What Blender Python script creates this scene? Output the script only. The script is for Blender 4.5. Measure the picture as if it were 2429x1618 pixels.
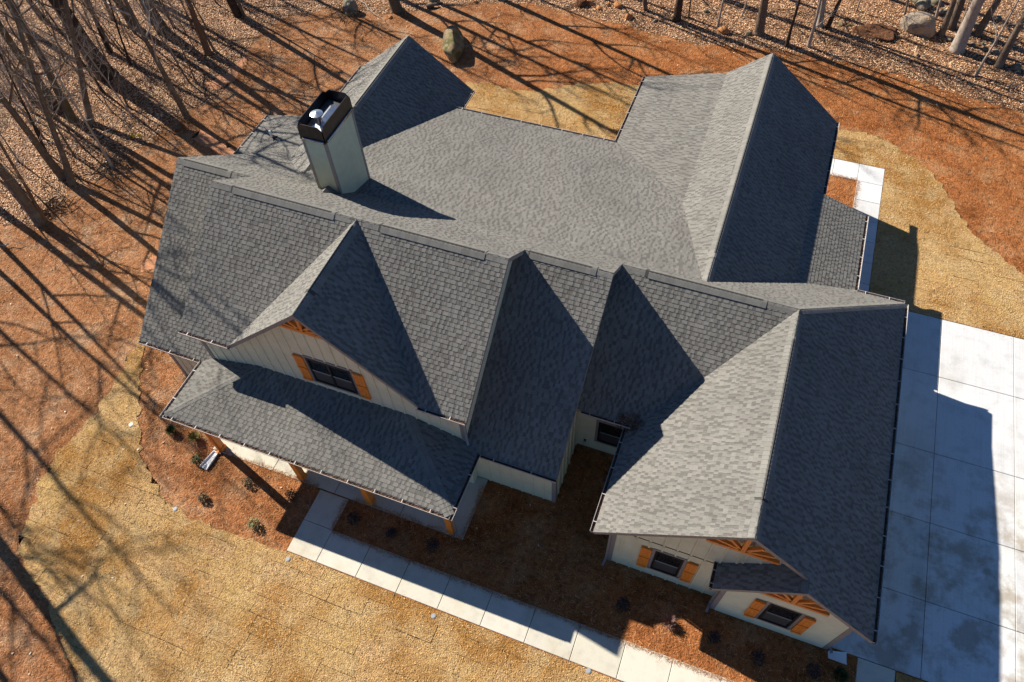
import bpy, bmesh, math, random
import numpy as np
from mathutils import Vector, Matrix

random.seed(7); rng = np.random.default_rng(11)
scene = bpy.context.scene
for o in list(bpy.data.objects): bpy.data.objects.remove(o, do_unlink=True)

# ------------------------------------------------------------------ camera
CAM_LOC = Vector((10.348, -13.358, 25.202))
cam_fw = Vector((-0.23024285, 0.52213443, -0.82119661))
cam_rt = Vector((0.93479043, 0.3532135, -0.03751097))
cam_up = Vector((-0.27047196, 0.77628336, 0.56941115))
cd = bpy.data.cameras.new('camera'); cam = bpy.data.objects.new('camera', cd)
scene.collection.objects.link(cam)
m = Matrix((( cam_rt.x, cam_up.x, -cam_fw.x, CAM_LOC.x), (cam_rt.y, cam_up.y, -cam_fw.y, CAM_LOC.y), (cam_rt.z, cam_up.z, -cam_fw.z, CAM_LOC.z), (0, 0, 0, 1)))
cam.matrix_world = m
cd.sensor_width = 36.0; cd.lens = 1732.33 / 2429.0 * 36.0
cd.clip_start = 0.1; cd.clip_end = 2000.0
scene.camera = cam
scene.render.resolution_x = 1024; scene.render.resolution_y = 682

# ------------------------------------------------------------------ light
SUN_AZ, SUN_EL = -0.315, 0.617            # direction the light travels, elevation
Ldir = Vector((math.cos(SUN_AZ) * math.cos(SUN_EL), math.sin(SUN_AZ) * math.cos(SUN_EL), -math.sin(SUN_EL)))
world = bpy.data.worlds.new('World'); scene.world = world; world.use_nodes = True
wn = world.node_tree; wn.nodes.clear()
sky = wn.nodes.new('ShaderNodeTexSky'); sky.sky_type = 'NISHITA'; sky.sun_disc = False
sky.sun_elevation = SUN_EL
sky.sun_rotation = math.atan2(-Ldir.x, -Ldir.y) % (2 * math.pi)
sky.air_density = 1.0; sky.dust_density = 0.1; sky.ozone_density = 9.5
bg = wn.nodes.new('ShaderNodeBackground'); bg.inputs['Strength'].default_value = 0.054
wo = wn.nodes.new('ShaderNodeOutputWorld')
wn.links.new(sky.outputs[0], bg.inputs[0]); wn.links.new(bg.outputs[0], wo.inputs[0])
sl = bpy.data.lights.new('sun', 'SUN'); sl.energy = 5.0; sl.angle = math.radians(0.5); sl.color = (1.0, 0.94, 0.84)
sun = bpy.data.objects.new('sun', sl); scene.collection.objects.link(sun)
sun.rotation_euler = Ldir.to_track_quat('-Z', 'Y').to_euler(); sun.location = (-40, 15, 40)
vs = scene.view_settings
vs.view_transform = 'Standard'; vs.look = 'None'; vs.gamma = 1.0; vs.use_curve_mapping = False; vs.exposure = 0.97

# ------------------------------------------------------------------ helpers
COL = scene.collection
def link(o, parent=None):
    COL.objects.link(o)
    if parent is not None: o.parent = parent
    return o
def mesh(name, verts, faces, mat, cols=None, smooth=False):
    me = bpy.data.meshes.new(name); me.from_pydata([tuple(v) for v in verts], [], faces)
    mats = mat if isinstance(mat, (list, tuple)) else [mat]
    for q in mats: me.materials.append(q)
    if cols is not None:
        a = me.color_attributes.new('Col', 'FLOAT_COLOR', 'CORNER')
        arr = np.ones((len(me.loops), 4), np.float32); k = 0
        for f, c in zip(faces, cols):
            arr[k:k + len(f), :3] = c; k += len(f)
        a.data.foreach_set('color', arr.ravel())
    if smooth: me.polygons.foreach_set('use_smooth', [True] * len(me.polygons))
    me.update(); return me
class MB:
    """collects faces, becomes ONE mesh object"""
    def __init__(s): s.v = []; s.f = []; s.c = []
    def add(s, vs, fs, c=(1, 1, 1)):
        b = len(s.v); s.v += [tuple(q) for q in vs]
        for f in fs: s.f.append([b + i for i in f]); s.c.append(c)
        return s
    def box(s, a, b, c=(1, 1, 1)):
        x0, y0, z0 = a; x1, y1, z1 = b
        return s.add([(x0, y0, z0), (x1, y0, z0), (x1, y1, z0), (x0, y1, z0), (x0, y0, z1), (x1, y0, z1), (x1, y1, z1), (x0, y1, z1)],
                     [(3, 2, 1, 0), (4, 5, 6, 7), (0, 1, 5, 4), (1, 2, 6, 5), (2, 3, 7, 6), (3, 0, 4, 7)], c)
    def bar(s, a, b, w, h, up=(0, 0, 1), c=(1, 1, 1)):
        a = Vector(a); b = Vector(b); d = (b - a).normalized(); u = Vector(up)
        sd = d.cross(u)
        if sd.length < 1e-4: sd = d.cross(Vector((0, 1, 0)))
        sd.normalize(); u = sd.cross(d).normalized()
        p = []
        for q in (a, b):
            for i, j in ((-1, -1), (1, -1), (1, 1), (-1, 1)): p.append(q + sd * (i * w / 2) + u * (j * h / 2))
        return s.add(p, [(3, 2, 1, 0), (4, 5, 6, 7), (0, 1, 5, 4), (1, 2, 6, 5), (2, 3, 7, 6), (3, 0, 4, 7)], c)
    def prism(s, poly, off, c=(1, 1, 1)):
        n = len(poly); off = Vector(off)
        p = [Vector(q) for q in poly] + [Vector(q) + off for q in poly]
        return s.add(p, [tuple(range(n)), tuple(range(2 * n - 1, n - 1, -1))] + [(i, i + n, (i + 1) % n + n, (i + 1) % n) for i in range(n)], c)
    def tube(s, pts, rad, n=6, cap=True, c=(1, 1, 1)):
        pts = [Vector(p) for p in pts]; b = len(s.v); k = len(pts)
        for i, p in enumerate(pts):
            d = (pts[min(i + 1, k - 1)] - pts[max(i - 1, 0)]).normalized()
            a = d.orthogonal() if abs(d.z) > .9 else d.cross(Vector((0, 0, 1)))
            if abs(d.z) > .9: a = Vector((1, 0, 0)) - d * d.x
            a.normalize(); e = d.cross(a)
            r = rad[i] if hasattr(rad, '__len__') else rad
            for j in range(n):
                t = 2 * math.pi * j / n; s.v.append(tuple(p + (a * math.cos(t) + e * math.sin(t)) * r))
        for i in range(k - 1):
            for j in range(n):
                s.f.append([b + i * n + j, b + i * n + (j + 1) % n, b + (i + 1) * n + (j + 1) % n, b + (i + 1) * n + j]); s.c.append(c)
        if cap:
            s.f.append([b + j for j in reversed(range(n))]); s.c.append(c)
            s.f.append([b + (k - 1) * n + j for j in range(n)]); s.c.append(c)
        return s
    def build(s, name, mat, parent=None, smooth=False, kind=None, fix=True):
        me = mesh(name, s.v, s.f, mat, s.c, smooth)
        if fix:
            bm = bmesh.new(); bm.from_mesh(me); bmesh.ops.recalc_face_normals(bm, faces=bm.faces); bm.to_mesh(me); bm.free()
        o = bpy.data.objects.new(name, me); link(o, parent)
        if kind: o['kind'] = kind
        return o
def empty(name, loc=(0, 0, 0)):
    o = bpy.data.objects.new(name, None); o.location = loc; o.empty_display_size = .2; return link(o)
def tag(o, label=None, cat=None, group=None, kind=None):
    if label: o['label'] = label
    if cat: o['category'] = cat
    if group: o['group'] = group
    if kind: o['kind'] = kind
    return o
def big_mesh(name, V, F, mat, C=None):
    """V (n,3), F (m,k) constant k, C (m,3) face colours"""
    me = bpy.data.meshes.new(name); n = len(V); mm, k = F.shape
    me.vertices.add(n); me.vertices.foreach_set('co', V.astype(np.float32).ravel())
    me.loops.add(mm * k); me.loops.foreach_set('vertex_index', F.astype(np.int32).ravel())
    me.polygons.add(mm); me.polygons.foreach_set('loop_start', np.arange(0, mm * k, k, dtype=np.int32))
    if C is not None:
        a = me.color_attributes.new('Col', 'FLOAT_COLOR', 'CORNER')
        A = np.ones((mm * k, 4), np.float32); A[:, :3] = np.repeat(C, k, axis=0); a.data.foreach_set('color', A.ravel())
    me.materials.append(mat); me.update(calc_edges=True); me.validate()
    return bpy.data.objects.new(name, me)
def inpoly(P, poly):
    x, y = P[:, 0], P[:, 1]; r = np.zeros(len(P), bool); n = len(poly)
    for i in range(n):
        x1, y1 = poly[i]; x2, y2 = poly[(i + 1) % n]
        if y1 == y2: continue
        r ^= ((y1 > y) != (y2 > y)) & (x < (x2 - x1) * (y - y1) / (y2 - y1) + x1)
    return r
def clip_rect(poly, u0, u1, v0, v1):
    for ax, val, sg in ((0, u0, 1), (0, u1, -1), (1, v0, 1), (1, v1, -1)):
        out = []; n = len(poly)
        if n < 3: return []
        for i in range(n):
            a = poly[i]; b = poly[(i + 1) % n]
            da = (a[ax] - val) * sg; db = (b[ax] - val) * sg
            if da >= 0: out.append(a)
            if (da > 0 and db < 0) or (da < 0 and db > 0):
                t = da / (da - db); out.append((a[0] + t * (b[0] - a[0]), a[1] + t * (b[1] - a[1])))
        poly = out
    r = []
    for q in poly:
        if not r or abs(q[0] - r[-1][0]) + abs(q[1] - r[-1][1]) > 1e-4: r.append(q)
    if len(r) > 1 and abs(r[0][0] - r[-1][0]) + abs(r[0][1] - r[-1][1]) < 1e-4: r.pop()
    return r
def area2(p): return sum(p[i][0] * p[(i + 1) % len(p)][1] - p[(i + 1) % len(p)][0] * p[i][1] for i in range(len(p))) / 2

# ------------------------------------------------------------------ materials
def mat(name, base=(.5, .5, .5), rough=.8, metal=0.0, attr=False, noise=None, bump=None, spec=.3, extra=None):
    """noise: list of (scale, detail, colour, lo, hi, stretch) layers mixed over the base; bump: list of (scale, strength, distance, detail)"""
    M = bpy.data.materials.new(name); M.use_nodes = True; nt = M.node_tree; N = nt.nodes; Lk = nt.links
    b = N['Principled BSDF']; b.inputs['Roughness'].default_value = rough; b.inputs['Metallic'].default_value = metal
    b.inputs['Specular IOR Level'].default_value = spec
    geo = N.new('ShaderNodeNewGeometry'); pos = geo.outputs['Position']
    col = None
    if attr:
        a = N.new('ShaderNodeVertexColor'); a.layer_name = 'Col'; col = a.outputs['Color']
        if base is not None:
            mx = N.new('ShaderNodeMix'); mx.data_type = 'RGBA'; mx.blend_type = 'MULTIPLY'; mx.inputs[0].default_value = 1
            Lk.new(col, mx.inputs[6]); mx.inputs[7].default_value = (*base, 1); col = mx.outputs[2]
    else:
        r = N.new('ShaderNodeRGB'); r.outputs[0].default_value = (*base, 1); col = r.outputs[0]
    for ly in (noise or []):
        sc, det, c2, lo, hi = ly[:5]; st = ly[5] if len(ly) > 5 else None
        src = pos
        if st:
            mp = N.new('ShaderNodeMapping'); mp.inputs['Scale'].default_value = st[:3]
            if len(st) > 3: mp.inputs['Rotation'].default_value[2] = st[3]
            Lk.new(pos, mp.inputs[0]); src = mp.outputs[0]
        t = N.new('ShaderNodeTexNoise'); t.inputs['Scale'].default_value = sc; t.inputs['Detail'].default_value = det; t.inputs['Roughness'].default_value = .6
        Lk.new(src, t.inputs['Vector'])
        mr = N.new('ShaderNodeMapRange'); mr.inputs[1].default_value = lo; mr.inputs[2].default_value = hi
        mr.inputs[4].default_value = ly[6] if len(ly) > 6 else 1.0
        Lk.new(t.outputs[0], mr.inputs[0])
        mx = N.new('ShaderNodeMix'); mx.data_type = 'RGBA'
        if isinstance(c2, (int, float)):
            mx.blend_type = 'MULTIPLY'; mx.inputs[7].default_value = (c2, c2, c2, 1)
        else: mx.inputs[7].default_value = (*c2, 1)
        Lk.new(mr.outputs[0], mx.inputs[0]); Lk.new(col, mx.inputs[6]); col = mx.outputs[2]
    if extra: col = extra(N, Lk, pos, col)
    Lk.new(col, b.inputs['Base Color'])
    prev = None
    for (sc, stg, dist, det) in (bump or []):
        t = N.new('ShaderNodeTexNoise'); t.inputs['Scale'].default_value = sc; t.inputs['Detail'].default_value = det
        Lk.new(pos, t.inputs['Vector'])
        bp = N.new('ShaderNodeBump'); bp.inputs['Strength'].default_value = stg; bp.inputs['Distance'].default_value = dist
        Lk.new(t.outputs[0], bp.inputs['Height'])
        if prev: Lk.new(prev, bp.inputs['Normal'])
        prev = bp.outputs[0]
    if prev: Lk.new(prev, b.inputs['Normal'])
    return M
M = {}
M['shingle'] = mat('asphalt_shingle', (1, 1, 1), .95, attr=True, spec=.04,
    noise=[(.35, 4, .86, .42, .66), (1.3, 5, .93, .45, .7), (14, 3, .90, .45, .7), (70, 2, .74, .42, .66)], bump=[(120, .35, .004, 2)])
M['trim'] = mat('taupe_trim', (.27, .235, .21), .6, noise=[(9, 3, .85, .4, .7)])
M['siding'] = mat('sage_siding', (.68, .65, .455), .6, noise=[(2.0, 4, .88, .4, .7), (.8, 2, (.60, .60, .42), .5, .8, None, .5)], bump=[(40, .1, .003, 2)])
M['chimney_siding'] = mat('chimney_siding', (.50, .52, .37), .55, noise=[(3, 3, .9, .4, .7)])
M['cedar'] = mat('stained_cedar', (.80, .25, .03), .5, spec=.35,
    noise=[(6, 5, (.46, .12, .018), .45, .72, (14, 14, 1.2)), (3, 3, (.78, .31, .07), .5, .75, (3, 3, 1))], bump=[(60, .2, .003, 3)])
M['frame'] = mat('black_window_frame', (.014, .014, .016), .4)
M['glass'] = mat('window_glass', (.010, .012, .015), .06, spec=.7)
M['screen'] = mat('window_screen', (.045, .048, .05), .55)
M['rail'] = mat('window_rail', (.24, .26, .25), .5)
M['bronze'] = mat('dark_bronze_metal', (.035, .028, .026), .38, metal=.55, noise=[(6, 3, (.06, .045, .04), .45, .7)])
M['bronze_highlit'] = mat('highlit_bronze_flange', (.42, .38, .36), .25, metal=.9)  # lightened bronze: the roll's sky highlight is put into its colour
M['steel'] = mat('galvanised_steel', (.62, .63, .64), .28, metal=.9, noise=[(8, 3, .8, .4, .7)])
M['lip'] = mat('gutter_lip', (.50, .46, .43), .45)
M['gutter'] = mat('gutter_aluminium', (.42, .39, .37), .45, spec=.4)
M['white'] = mat('white_metal', (.80, .80, .78), .4)
def stain_extra(N, Lk, pos, col):
    # tyre-borne dirt and dried puddles beside the garage doors
    sx = N.new('ShaderNodeSeparateXYZ'); Lk.new(pos, sx.inputs[0])
    my = N.new('ShaderNodeMapRange'); my.inputs[1].default_value = 4.5; my.inputs[2].default_value = .5; Lk.new(sx.outputs[1], my.inputs[0])
    t = N.new('ShaderNodeTexNoise'); t.inputs['Scale'].default_value = .75; t.inputs['Detail'].default_value = 6; t.inputs['Roughness'].default_value = .65; Lk.new(pos, t.inputs['Vector'])
    mr = N.new('ShaderNodeMapRange'); mr.inputs[1].default_value = .46; mr.inputs[2].default_value = .58; mr.inputs[4].default_value = .85; Lk.new(t.outputs[0], mr.inputs[0])
    mu = N.new('ShaderNodeMath'); mu.operation = 'MULTIPLY'; Lk.new(my.outputs[0], mu.inputs[0]); Lk.new(mr.outputs[0], mu.inputs[1])
    mx = N.new('ShaderNodeMix'); mx.data_type = 'RGBA'; mx.blend_type = 'MULTIPLY'; mx.inputs[7].default_value = (.60, .52, .43, 1)
    Lk.new(mu.outputs[0], mx.inputs[0]); Lk.new(col, mx.inputs[6])
    w = N.new('ShaderNodeTexNoise'); mp = N.new('ShaderNodeMapping'); mp.inputs['Scale'].default_value = (14, .35, 1); Lk.new(pos, mp.inputs[0]); Lk.new(mp.outputs[0], w.inputs['Vector']); w.inputs['Scale'].default_value = 1; w.inputs['Detail'].default_value = 3
    m2 = N.new('ShaderNodeMapRange'); m2.inputs[1].default_value = .5; m2.inputs[2].default_value = .75; m2.inputs[4].default_value = .5; Lk.new(w.outputs[0], m2.inputs[0])
    mz = N.new('ShaderNodeMix'); mz.data_type = 'RGBA'; mz.blend_type = 'MULTIPLY'; mz.inputs[7].default_value = (.84, .82, .79, 1); Lk.new(m2.outputs[0], mz.inputs[0]); Lk.new(mx.outputs[2], mz.inputs[6])
    return mz.outputs[2]
M['concrete'] = mat('driveway_concrete', (.60, .595, .58), .8, attr=True,
    noise=[(.35, 4, (.40, .36, .30), .56, .78, None, .65), (1.6, 5, .80, .5, .75), (14, 3, .92, .4, .7), (45, 2, .93, .45, .6)], bump=[(90, .12, .003, 2)], extra=stain_extra)
M['walk'] = mat('walk_concrete', (.56, .52, .43), .82, attr=True,
    noise=[(.7, 4, (.44, .38, .26), .50, .78, None, .7), (2.4, 5, .82, .5, .75), (30, 3, .92, .4, .7)], bump=[(90, .12, .003, 2)])
M['joint'] = mat('joint_soil', (.05, .04, .035), .95)
M['sod'] = mat('dormant_sod', (.55, .345, .145), .95, spec=.05, attr=True,
    noise=[(.30, 3, (.38, .185, .05), .44, .62, None, .95), (.9, 4, (.62, .45, .23), .48, .72, None, .7), (7, 5, .62, .48, .68), (38, 4, .55, .47, .62), (2.2, 4, .78, .5, .7)],
    bump=[(22, 1.0, .07, 4), (8, .5, .06, 4)])
M['soil'] = mat('lawn_soil', (.10, .06, .035), .95, noise=[(8, 4, .6, .4, .6)])
def straw_extra(N, Lk, pos, col):
    # straw on the west side of the yard has weathered paler than the fresh straw east and north
    sx = N.new('ShaderNodeSeparateXYZ'); Lk.new(pos, sx.inputs[0])
    t = N.new('ShaderNodeTexNoise'); t.inputs['Scale'].default_value = .22; t.inputs['Detail'].default_value = 3; Lk.new(pos, t.inputs['Vector'])
    ad = N.new('ShaderNodeMath'); ad.operation = 'MULTIPLY_ADD'; ad.inputs[1].default_value = 16; Lk.new(t.outputs[0], ad.inputs[0]); Lk.new(sx.outputs[0], ad.inputs[2])
    mr = N.new('ShaderNodeMapRange'); mr.inputs[1].default_value = 10; mr.inputs[2].default_value = -4; Lk.new(ad.outputs[0], mr.inputs[0])
    mx = N.new('ShaderNodeMix'); mx.data_type = 'RGBA'; mx.blend_type = 'MULTIPLY'; mx.inputs[7].default_value = (1.04, 1.27, 1.66, 1)
    Lk.new(mr.outputs[0], mx.inputs[0]); Lk.new(col, mx.inputs[6])
    return mx.outputs[2]
M['straw'] = mat('pine_straw', (.42, .155, .052), .95, spec=.05,
    noise=[(.45, 4, (.26, .085, .024), .45, .7), (.8, 3, (.54, .27, .12), .5, .72), (5, 5, .55, .46, .68), (1.6, 5, .68, .5, .7), (30, 4, .5, .46, .62)], bump=[(16, 1.0, .09, 5), (3, .6, .14, 4)], extra=straw_extra)
M['needle'] = mat('pine_needle', (1, 1, 1), .8, spec=.1, attr=True)
M['blade'] = mat('dormant_grass', (1, 1, 1), .9, spec=.05, attr=True)
M['litter'] = mat('leaf_litter', (.19, .095, .045), .95, spec=.05,
    noise=[(.35, 4, (.16, .08, .045), .48, .7), (9, 4, .55, .45, .65), (32, 3, (.34, .20, .12), .52, .66), (40, 3, .5, .5, .65)], bump=[(14, 1.0, .08, 4)])
M['leaf'] = mat('dead_leaf', (1, 1, 1), .7, spec=.2, attr=True)
M['bark'] = mat('grey_brown_bark', (.155, .115, .085), .9, spec=.1, noise=[(6, 5, (.07, .05, .035), .45, .68, (6, 6, .8)), (1.2, 3, (.22, .18, .14), .5, .75)], bump=[(18, .7, .03, 4)])
M['bark_dark'] = mat('dark_furrowed_bark', (.065, .045, .033), .95, spec=.1, noise=[(7, 5, (.03, .02, .016), .45, .68, (6, 6, .8))], bump=[(14, .8, .04, 4)])
M['bark_pale'] = mat('pale_grey_bark', (.36, .30, .245), .85, spec=.1, noise=[(5, 5, (.22, .17, .13), .45, .7, (5, 5, .8))], bump=[(18, .5, .02, 4)])
M['bark_red'] = mat('red_brown_bark', (.17, .10, .06), .9, spec=.1, noise=[(6, 5, (.10, .055, .035), .45, .7, (6, 6, .8))], bump=[(18, .6, .03, 4)])
M['bark_moss'] = mat('mossy_bark', (.13, .10, .07), .95, spec=.1, noise=[(3, 5, (.10, .095, .045), .48, .66), (8, 5, .6, .45, .7, (6, 6, .8))], bump=[(16, .8, .03, 4)])
M['twig'] = mat('pale_twig', (.36, .30, .25), .85, spec=.1)
M['rock_tan'] = mat('tan_boulder', (.22, .16, .09), .85, spec=.15, noise=[(1.6, 5, (.10, .095, .03), .44, .56), (1.1, 4, (.10, .085, .05), .56, .74), (2.5, 4, (.38, .29, .20), .56, .74)], bump=[(3, .8, .12, 6), (14, .5, .03, 4)])
M['rock_pale'] = mat('pale_boulder', (.34, .27, .20), .85, spec=.15, noise=[(1.1, 5, (.36, .23, .12), .46, .62), (2.4, 5, (.17, .15, .13), .53, .68)], bump=[(2.2, .9, .15, 6), (14, .4, .03, 4)])
M['rock_orange'] = mat('orange_clay_rock', (.42, .20, .085), .9, spec=.1, noise=[(3, 5, (.30, .12, .045), .45, .68)], bump=[(6, .8, .06, 5)])
M['rock_grey'] = mat('grey_green_rock', (.24, .205, .155), .9, spec=.1, noise=[(3, 5, (.14, .135, .075), .48, .64), (9, 4, .6, .48, .7)], bump=[(6, .8, .06, 5)])
M['clay'] = mat('dark_clay', (.16, .075, .04), .95, spec=.05, noise=[(5, 5, .5, .45, .65)], bump=[(8, .9, .08, 5)])
M['plant_green'] = mat('green_leaf', (1, 1, 1), .6, spec=.3, attr=True)
M['stem'] = mat('woody_stem', (.10, .065, .045), .9)
M['yellow'] = mat('yellow_plastic', (.70, .46, .01), .5)
M['grey_plastic'] = mat('grey_plastic_lid', (.30, .31, .32), .5)
M['white_plastic'] = mat('white_plastic', (.72, .72, .70), .5)
M['soffit'] = mat('soffit', (.38, .36, .32), .7)
# ------------------------------------------------------------------ house geometry
H1, SR, SF = 8.577, .766, .796
xL0, xL1, x12, x23 = -9.335, -6.099, 4.531, 7.496
d0, d2, d3 = 2.643, 2.046, 3.970
yr0, yr2, yr3 = [d / (SF + SR) for d in (d0, d2, d3)]
ye0, ye1, ye2, ye3 = -3.808, -4.037, -4.029, -1.42
xA, sA = -.62, .922; wA = (-SF * ye1) / sA
xPl, xPr, yPf, sp, zE, yW = -6.119, 4.721, -6.336, .284, 3.327, -3.808
xg = 13.232; Hg = H1 - SR * yr3; xgl, xgr, zge = 9.116, 17.345, 3.25; sg = (Hg - zge) / (xg - xgl)
ygf, ygb, ygw, ybw = -5.28, -5.662, -4.834, -5.23
xs = 15.052; zs = Hg - sg * (xs - xg); ss, xsl = .973, 12.913
xw, Hw, sw, ywr, xwr, xwb, xwl, swl = 10.279, 6.287, .794, 16.25, 13.728, 8.588, 5.013, .267
ymb, srs, yme = 3.155, .268, 11.404
ysb, xsb, xsr, ssh = 11.308, 13.341, 15.595, .344
xf, Hf, sfw, yfr, xfr, xfl = -5.413, 6.063, .766, 13.055, -2.474, -8.299
xe, se, yer, yef = -11.495, .243, 9.171, 6.17
zfl = Hf - sfw * (xf - xfl); zmb = H1 - SR * ymb; zwb = Hw - sw * (xw - xwb); zsb = Hw - sw * (xsb - xw); zsr = zsb - ssh * (xsr - xsb)
tP = yW - yPf
# planes z = a x + b y + c
PR = (0, -SR, H1); PSH = (0, -srs, zmb + srs * ymb)
PF = [(0, SF, H1 - d) for d in (d0, 0, d2, d3)]
PAl = (sA, 0, H1 - sA * xA); PAr = (-sA, 0, H1 + sA * xA)
PGl = (sg, 0, Hg - sg * xg); PGr = (-sg, 0, Hg + sg * xg); PB = (ss, 0, zs - ss * xs)
PWl = (sw, 0, Hw - sw * xw); PWr = (-sw, 0, Hw + sw * xw); PWs = (swl, 0, zwb - swl * xwb); PS = (-ssh, 0, zsb + ssh * xsb)
PFl = (sfw, 0, Hf - sfw * xf); PFr = (-sfw, 0, Hf + sfw * xf); PE = (se, 0, zfl - se * xfl)
PPf = (0, sp, zE - sp * yPf); PPl = (sp, 0, zE - sp * xPl); PPr = (-sp, 0, zE + sp * xPr)
pz = lambda P, x, y: P[0] * x + P[1] * y + P[2]
yR = lambda z: (H1 - z) / SR
yS = lambda z: ymb + (zmb - z) / srs
yh = yR(zge); xv2 = xw - (Hw - zmb) / sw; ze_m = pz(PSH, 0, yme); xfv = xf + (Hf - ze_m) / sfw; yfs = yS(Hf)
hipL, hipR = (xPl + tP, yW), (xPr - tP, yW)
xwl2 = 4.231                                  # face of the step wall under the first section's rake
ROOFS = [
 ('s0 front', PF[0], [(xL0, ye0), (xL1 + .4, ye0), (xL1 + .4, yr0), (xL0, yr0)]),
 ('s1 left', PF[1], [(xL1, ye1), (xA - wA, ye1), (xA, 0), (xL1, 0)]),
 ('s1 right', PF[1], [(xA + wA, ye1), (x12, ye1), (x12, 0), (xA, 0)]),
 ('A left', PAl, [(xA - wA, ye1), (xA, ye1), (xA, 0)]),
 ('A right', PAr, [(xA, ye1), (xA + wA, ye1), (xA, 0)]),
 ('s2', PF[2], [(xwl2, ye2), (x23, ye2), (x23, yr2), (xwl2, yr2)]),
 ('s3', PF[3], [(x23 - .25, ye3), (xg - (Hg - pz(PF[3], 0, ye3)) / sg, ye3), (xg, yr3), (x23 - .25, yr3)]),
 ('porch front', PPf, [(xPl, yPf), (xPr, yPf), hipR, hipL]),
 ('porch left', PPl, [(xPl, yPf), hipL, (xL1 + .35, yW), (xPl, -4.0)]),
 ('porch right', PPr, [(xPr, yPf), (xPr, -3.98), (xwl2, yW), hipR]),
 ('garage left', PGl, [(xgl, ygf), (xg, ygf), (xg, yr3), (xg - (Hg - pz(PF[3], 0, ye3)) / sg, ye3), (xgl, ye3)]),
 ('garage right', PGr, [(xg, ygf), (xs, ygf), (xs, ygb), (xgr, ygb), (xgr, yh), (xg, yr3)]),
 ('bump left', PB, [(xsl, ygb), (xs, ygb), (xs, ygw), (xsl, ygw)]),
 ('rear steep', PR, [(xL0, yr0), (xL1, yr0), (xL1, 0), (x12, 0), (x12, yr2), (x23, yr2), (x23, yr3), (xg, yr3), (xgr, yh), (xsr, yR(zsr)), (xsb, yR(zsb)), (xw, yR(Hw)), (xv2, ymb), (xf, ymb), (xf, yR(Hf)), (xfl, yR(zfl)), (xL0, yR(pz(PE, xL0, 0)))]),
 ('rear shallow', PSH, [(xf, ymb), (xv2, ymb), (xwb, yS(zwb)), (xwl, yme), (xfv, yme), (xf, yfs)]),
 ('wing left steep', PWl, [(xw, yR(Hw)), (xw, ywr), (xwb, ywr), (xwb, yS(zwb)), (xv2, ymb)]),
 ('wing left shallow', PWs, [(xwb, yS(zwb)), (xwb, ywr), (xwl, ywr), (xwl, yme)]),
 ('wing right', PWr, [(xw, yR(Hw)), (xsb, yR(zsb)), (xsb, ysb), (xwr, ysb), (xwr, ywr), (xw, ywr)]),
 ('shed', PS, [(xsb, yR(zsb)), (xsr, yR(zsr)), (xsr, ysb), (xsb, ysb)]),
 ('far left', PFl, [(xf, yR(Hf)), (xf, yfr), (xfl, yfr), (xfl, yR(zfl))]),
 ('far right', PFr, [(xf, yfs), (xfv, yme), (xfr, yme), (xfr, yfr), (xf, yfr)]),
 ('extension', PE, [(xfl, yR(zfl)), (xfl, yer), (xe, yer), (xe, yef), (xL0, yef), (xL0, yR(pz(PE, xL0, 0)))]),
]
house = tag(empty('house', (4, 0, 0)), 'large single storey house with grey shingle roofs and sage green siding', 'house')
HP = Vector((4, 0, 0))
# parts keep world coordinates in their meshes; the house empty is offset, so undo it once here
def under(o, par):
    o.parent = par; o.matrix_parent_inverse = Matrix.Translation(-HP) if par is house else Matrix.Identity(4)
    return o
def hb(mb, name, mtl, par=None, **k):
    o = mb.build(name, mtl, None, **k); return under(o, par or house)

# decks and shingles
PAL = [(.208, .198, .176), (.198, .188, .167), (.218, .207, .184), (.158, .149, .133), (.166, .155, .139), (.202, .188, .168)]
TABS = []                                     # (verts, faces, colour, centre, normal)
rt = random.Random(3)
def shingle_plane(P, poly):
    n = Vector((-P[0], -P[1], 1)).normalized()
    g = Vector((P[0], P[1], 0)); gl = g.length; gh = g / gl
    U = Vector((gh.y, -gh.x, 0)); V = Vector((gh.x, gh.y, gl)).normalized()
    if U.cross(V).z < 0: U = -U
    O = Vector((poly[0][0], poly[0][1], pz(P, *poly[0])))
    q = []
    for x, y in poly:
        d = Vector((x, y, pz(P, x, y))) - O; q.append((d.dot(U), d.dot(V)))
    if area2(q) < 0: q.reverse()
    umin = min(a[0] for a in q); umax = max(a[0] for a in q); vmin = min(a[1] for a in q); vmax = max(a[1] for a in q)
    E = .142; nc = int(math.ceil((vmax - vmin) / E))
    tone_u = rt.random() * 100
    for k in range(nc):
        v0 = vmin + k * E; v1 = v0 + E
        u = umin - rt.random() * .3; up = rt.random() < .5
        while u < umax:
            w = rt.choice((.08, .11, .14, .18)) if up else rt.choice((.055, .075, .10))
            r = clip_rect(q, u, u + w - .004, v0, v1)
            if len(r) >= 3 and abs(area2(r)) > .0006:
                hgt = (.017 if up else .011) + rt.random() * .002
                cl = rt.choice(PAL[:3] + PAL[5:]) if rt.random() < (.96 if up else .22) else rt.choice(PAL[3:5])
                f = (1.04 if up else .92) * (.95 + .10 * rt.random())  # low tabs darker: shade from the raised tabs is put into the colour
                cl = tuple(c * f for c in cl)
                m_ = len(r); vs = []
                for (a, b) in r:
                    h = hgt * (1 - .7 * (b - v0) / E); vs.append(O + U * a + V * b + n * h)
                for (a, b) in r: vs.append(O + U * a + V * b - n * .002)
                fs = [tuple(range(m_))] + [(i, i + m_, (i + 1) % m_ + m_, (i + 1) % m_) for i in range(m_)]
                TABS.append((vs, fs, cl, sum(vs[:m_], Vector()) / m_, n, m_))
            u += w; up = not up if rt.random() < .88 else up
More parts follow.
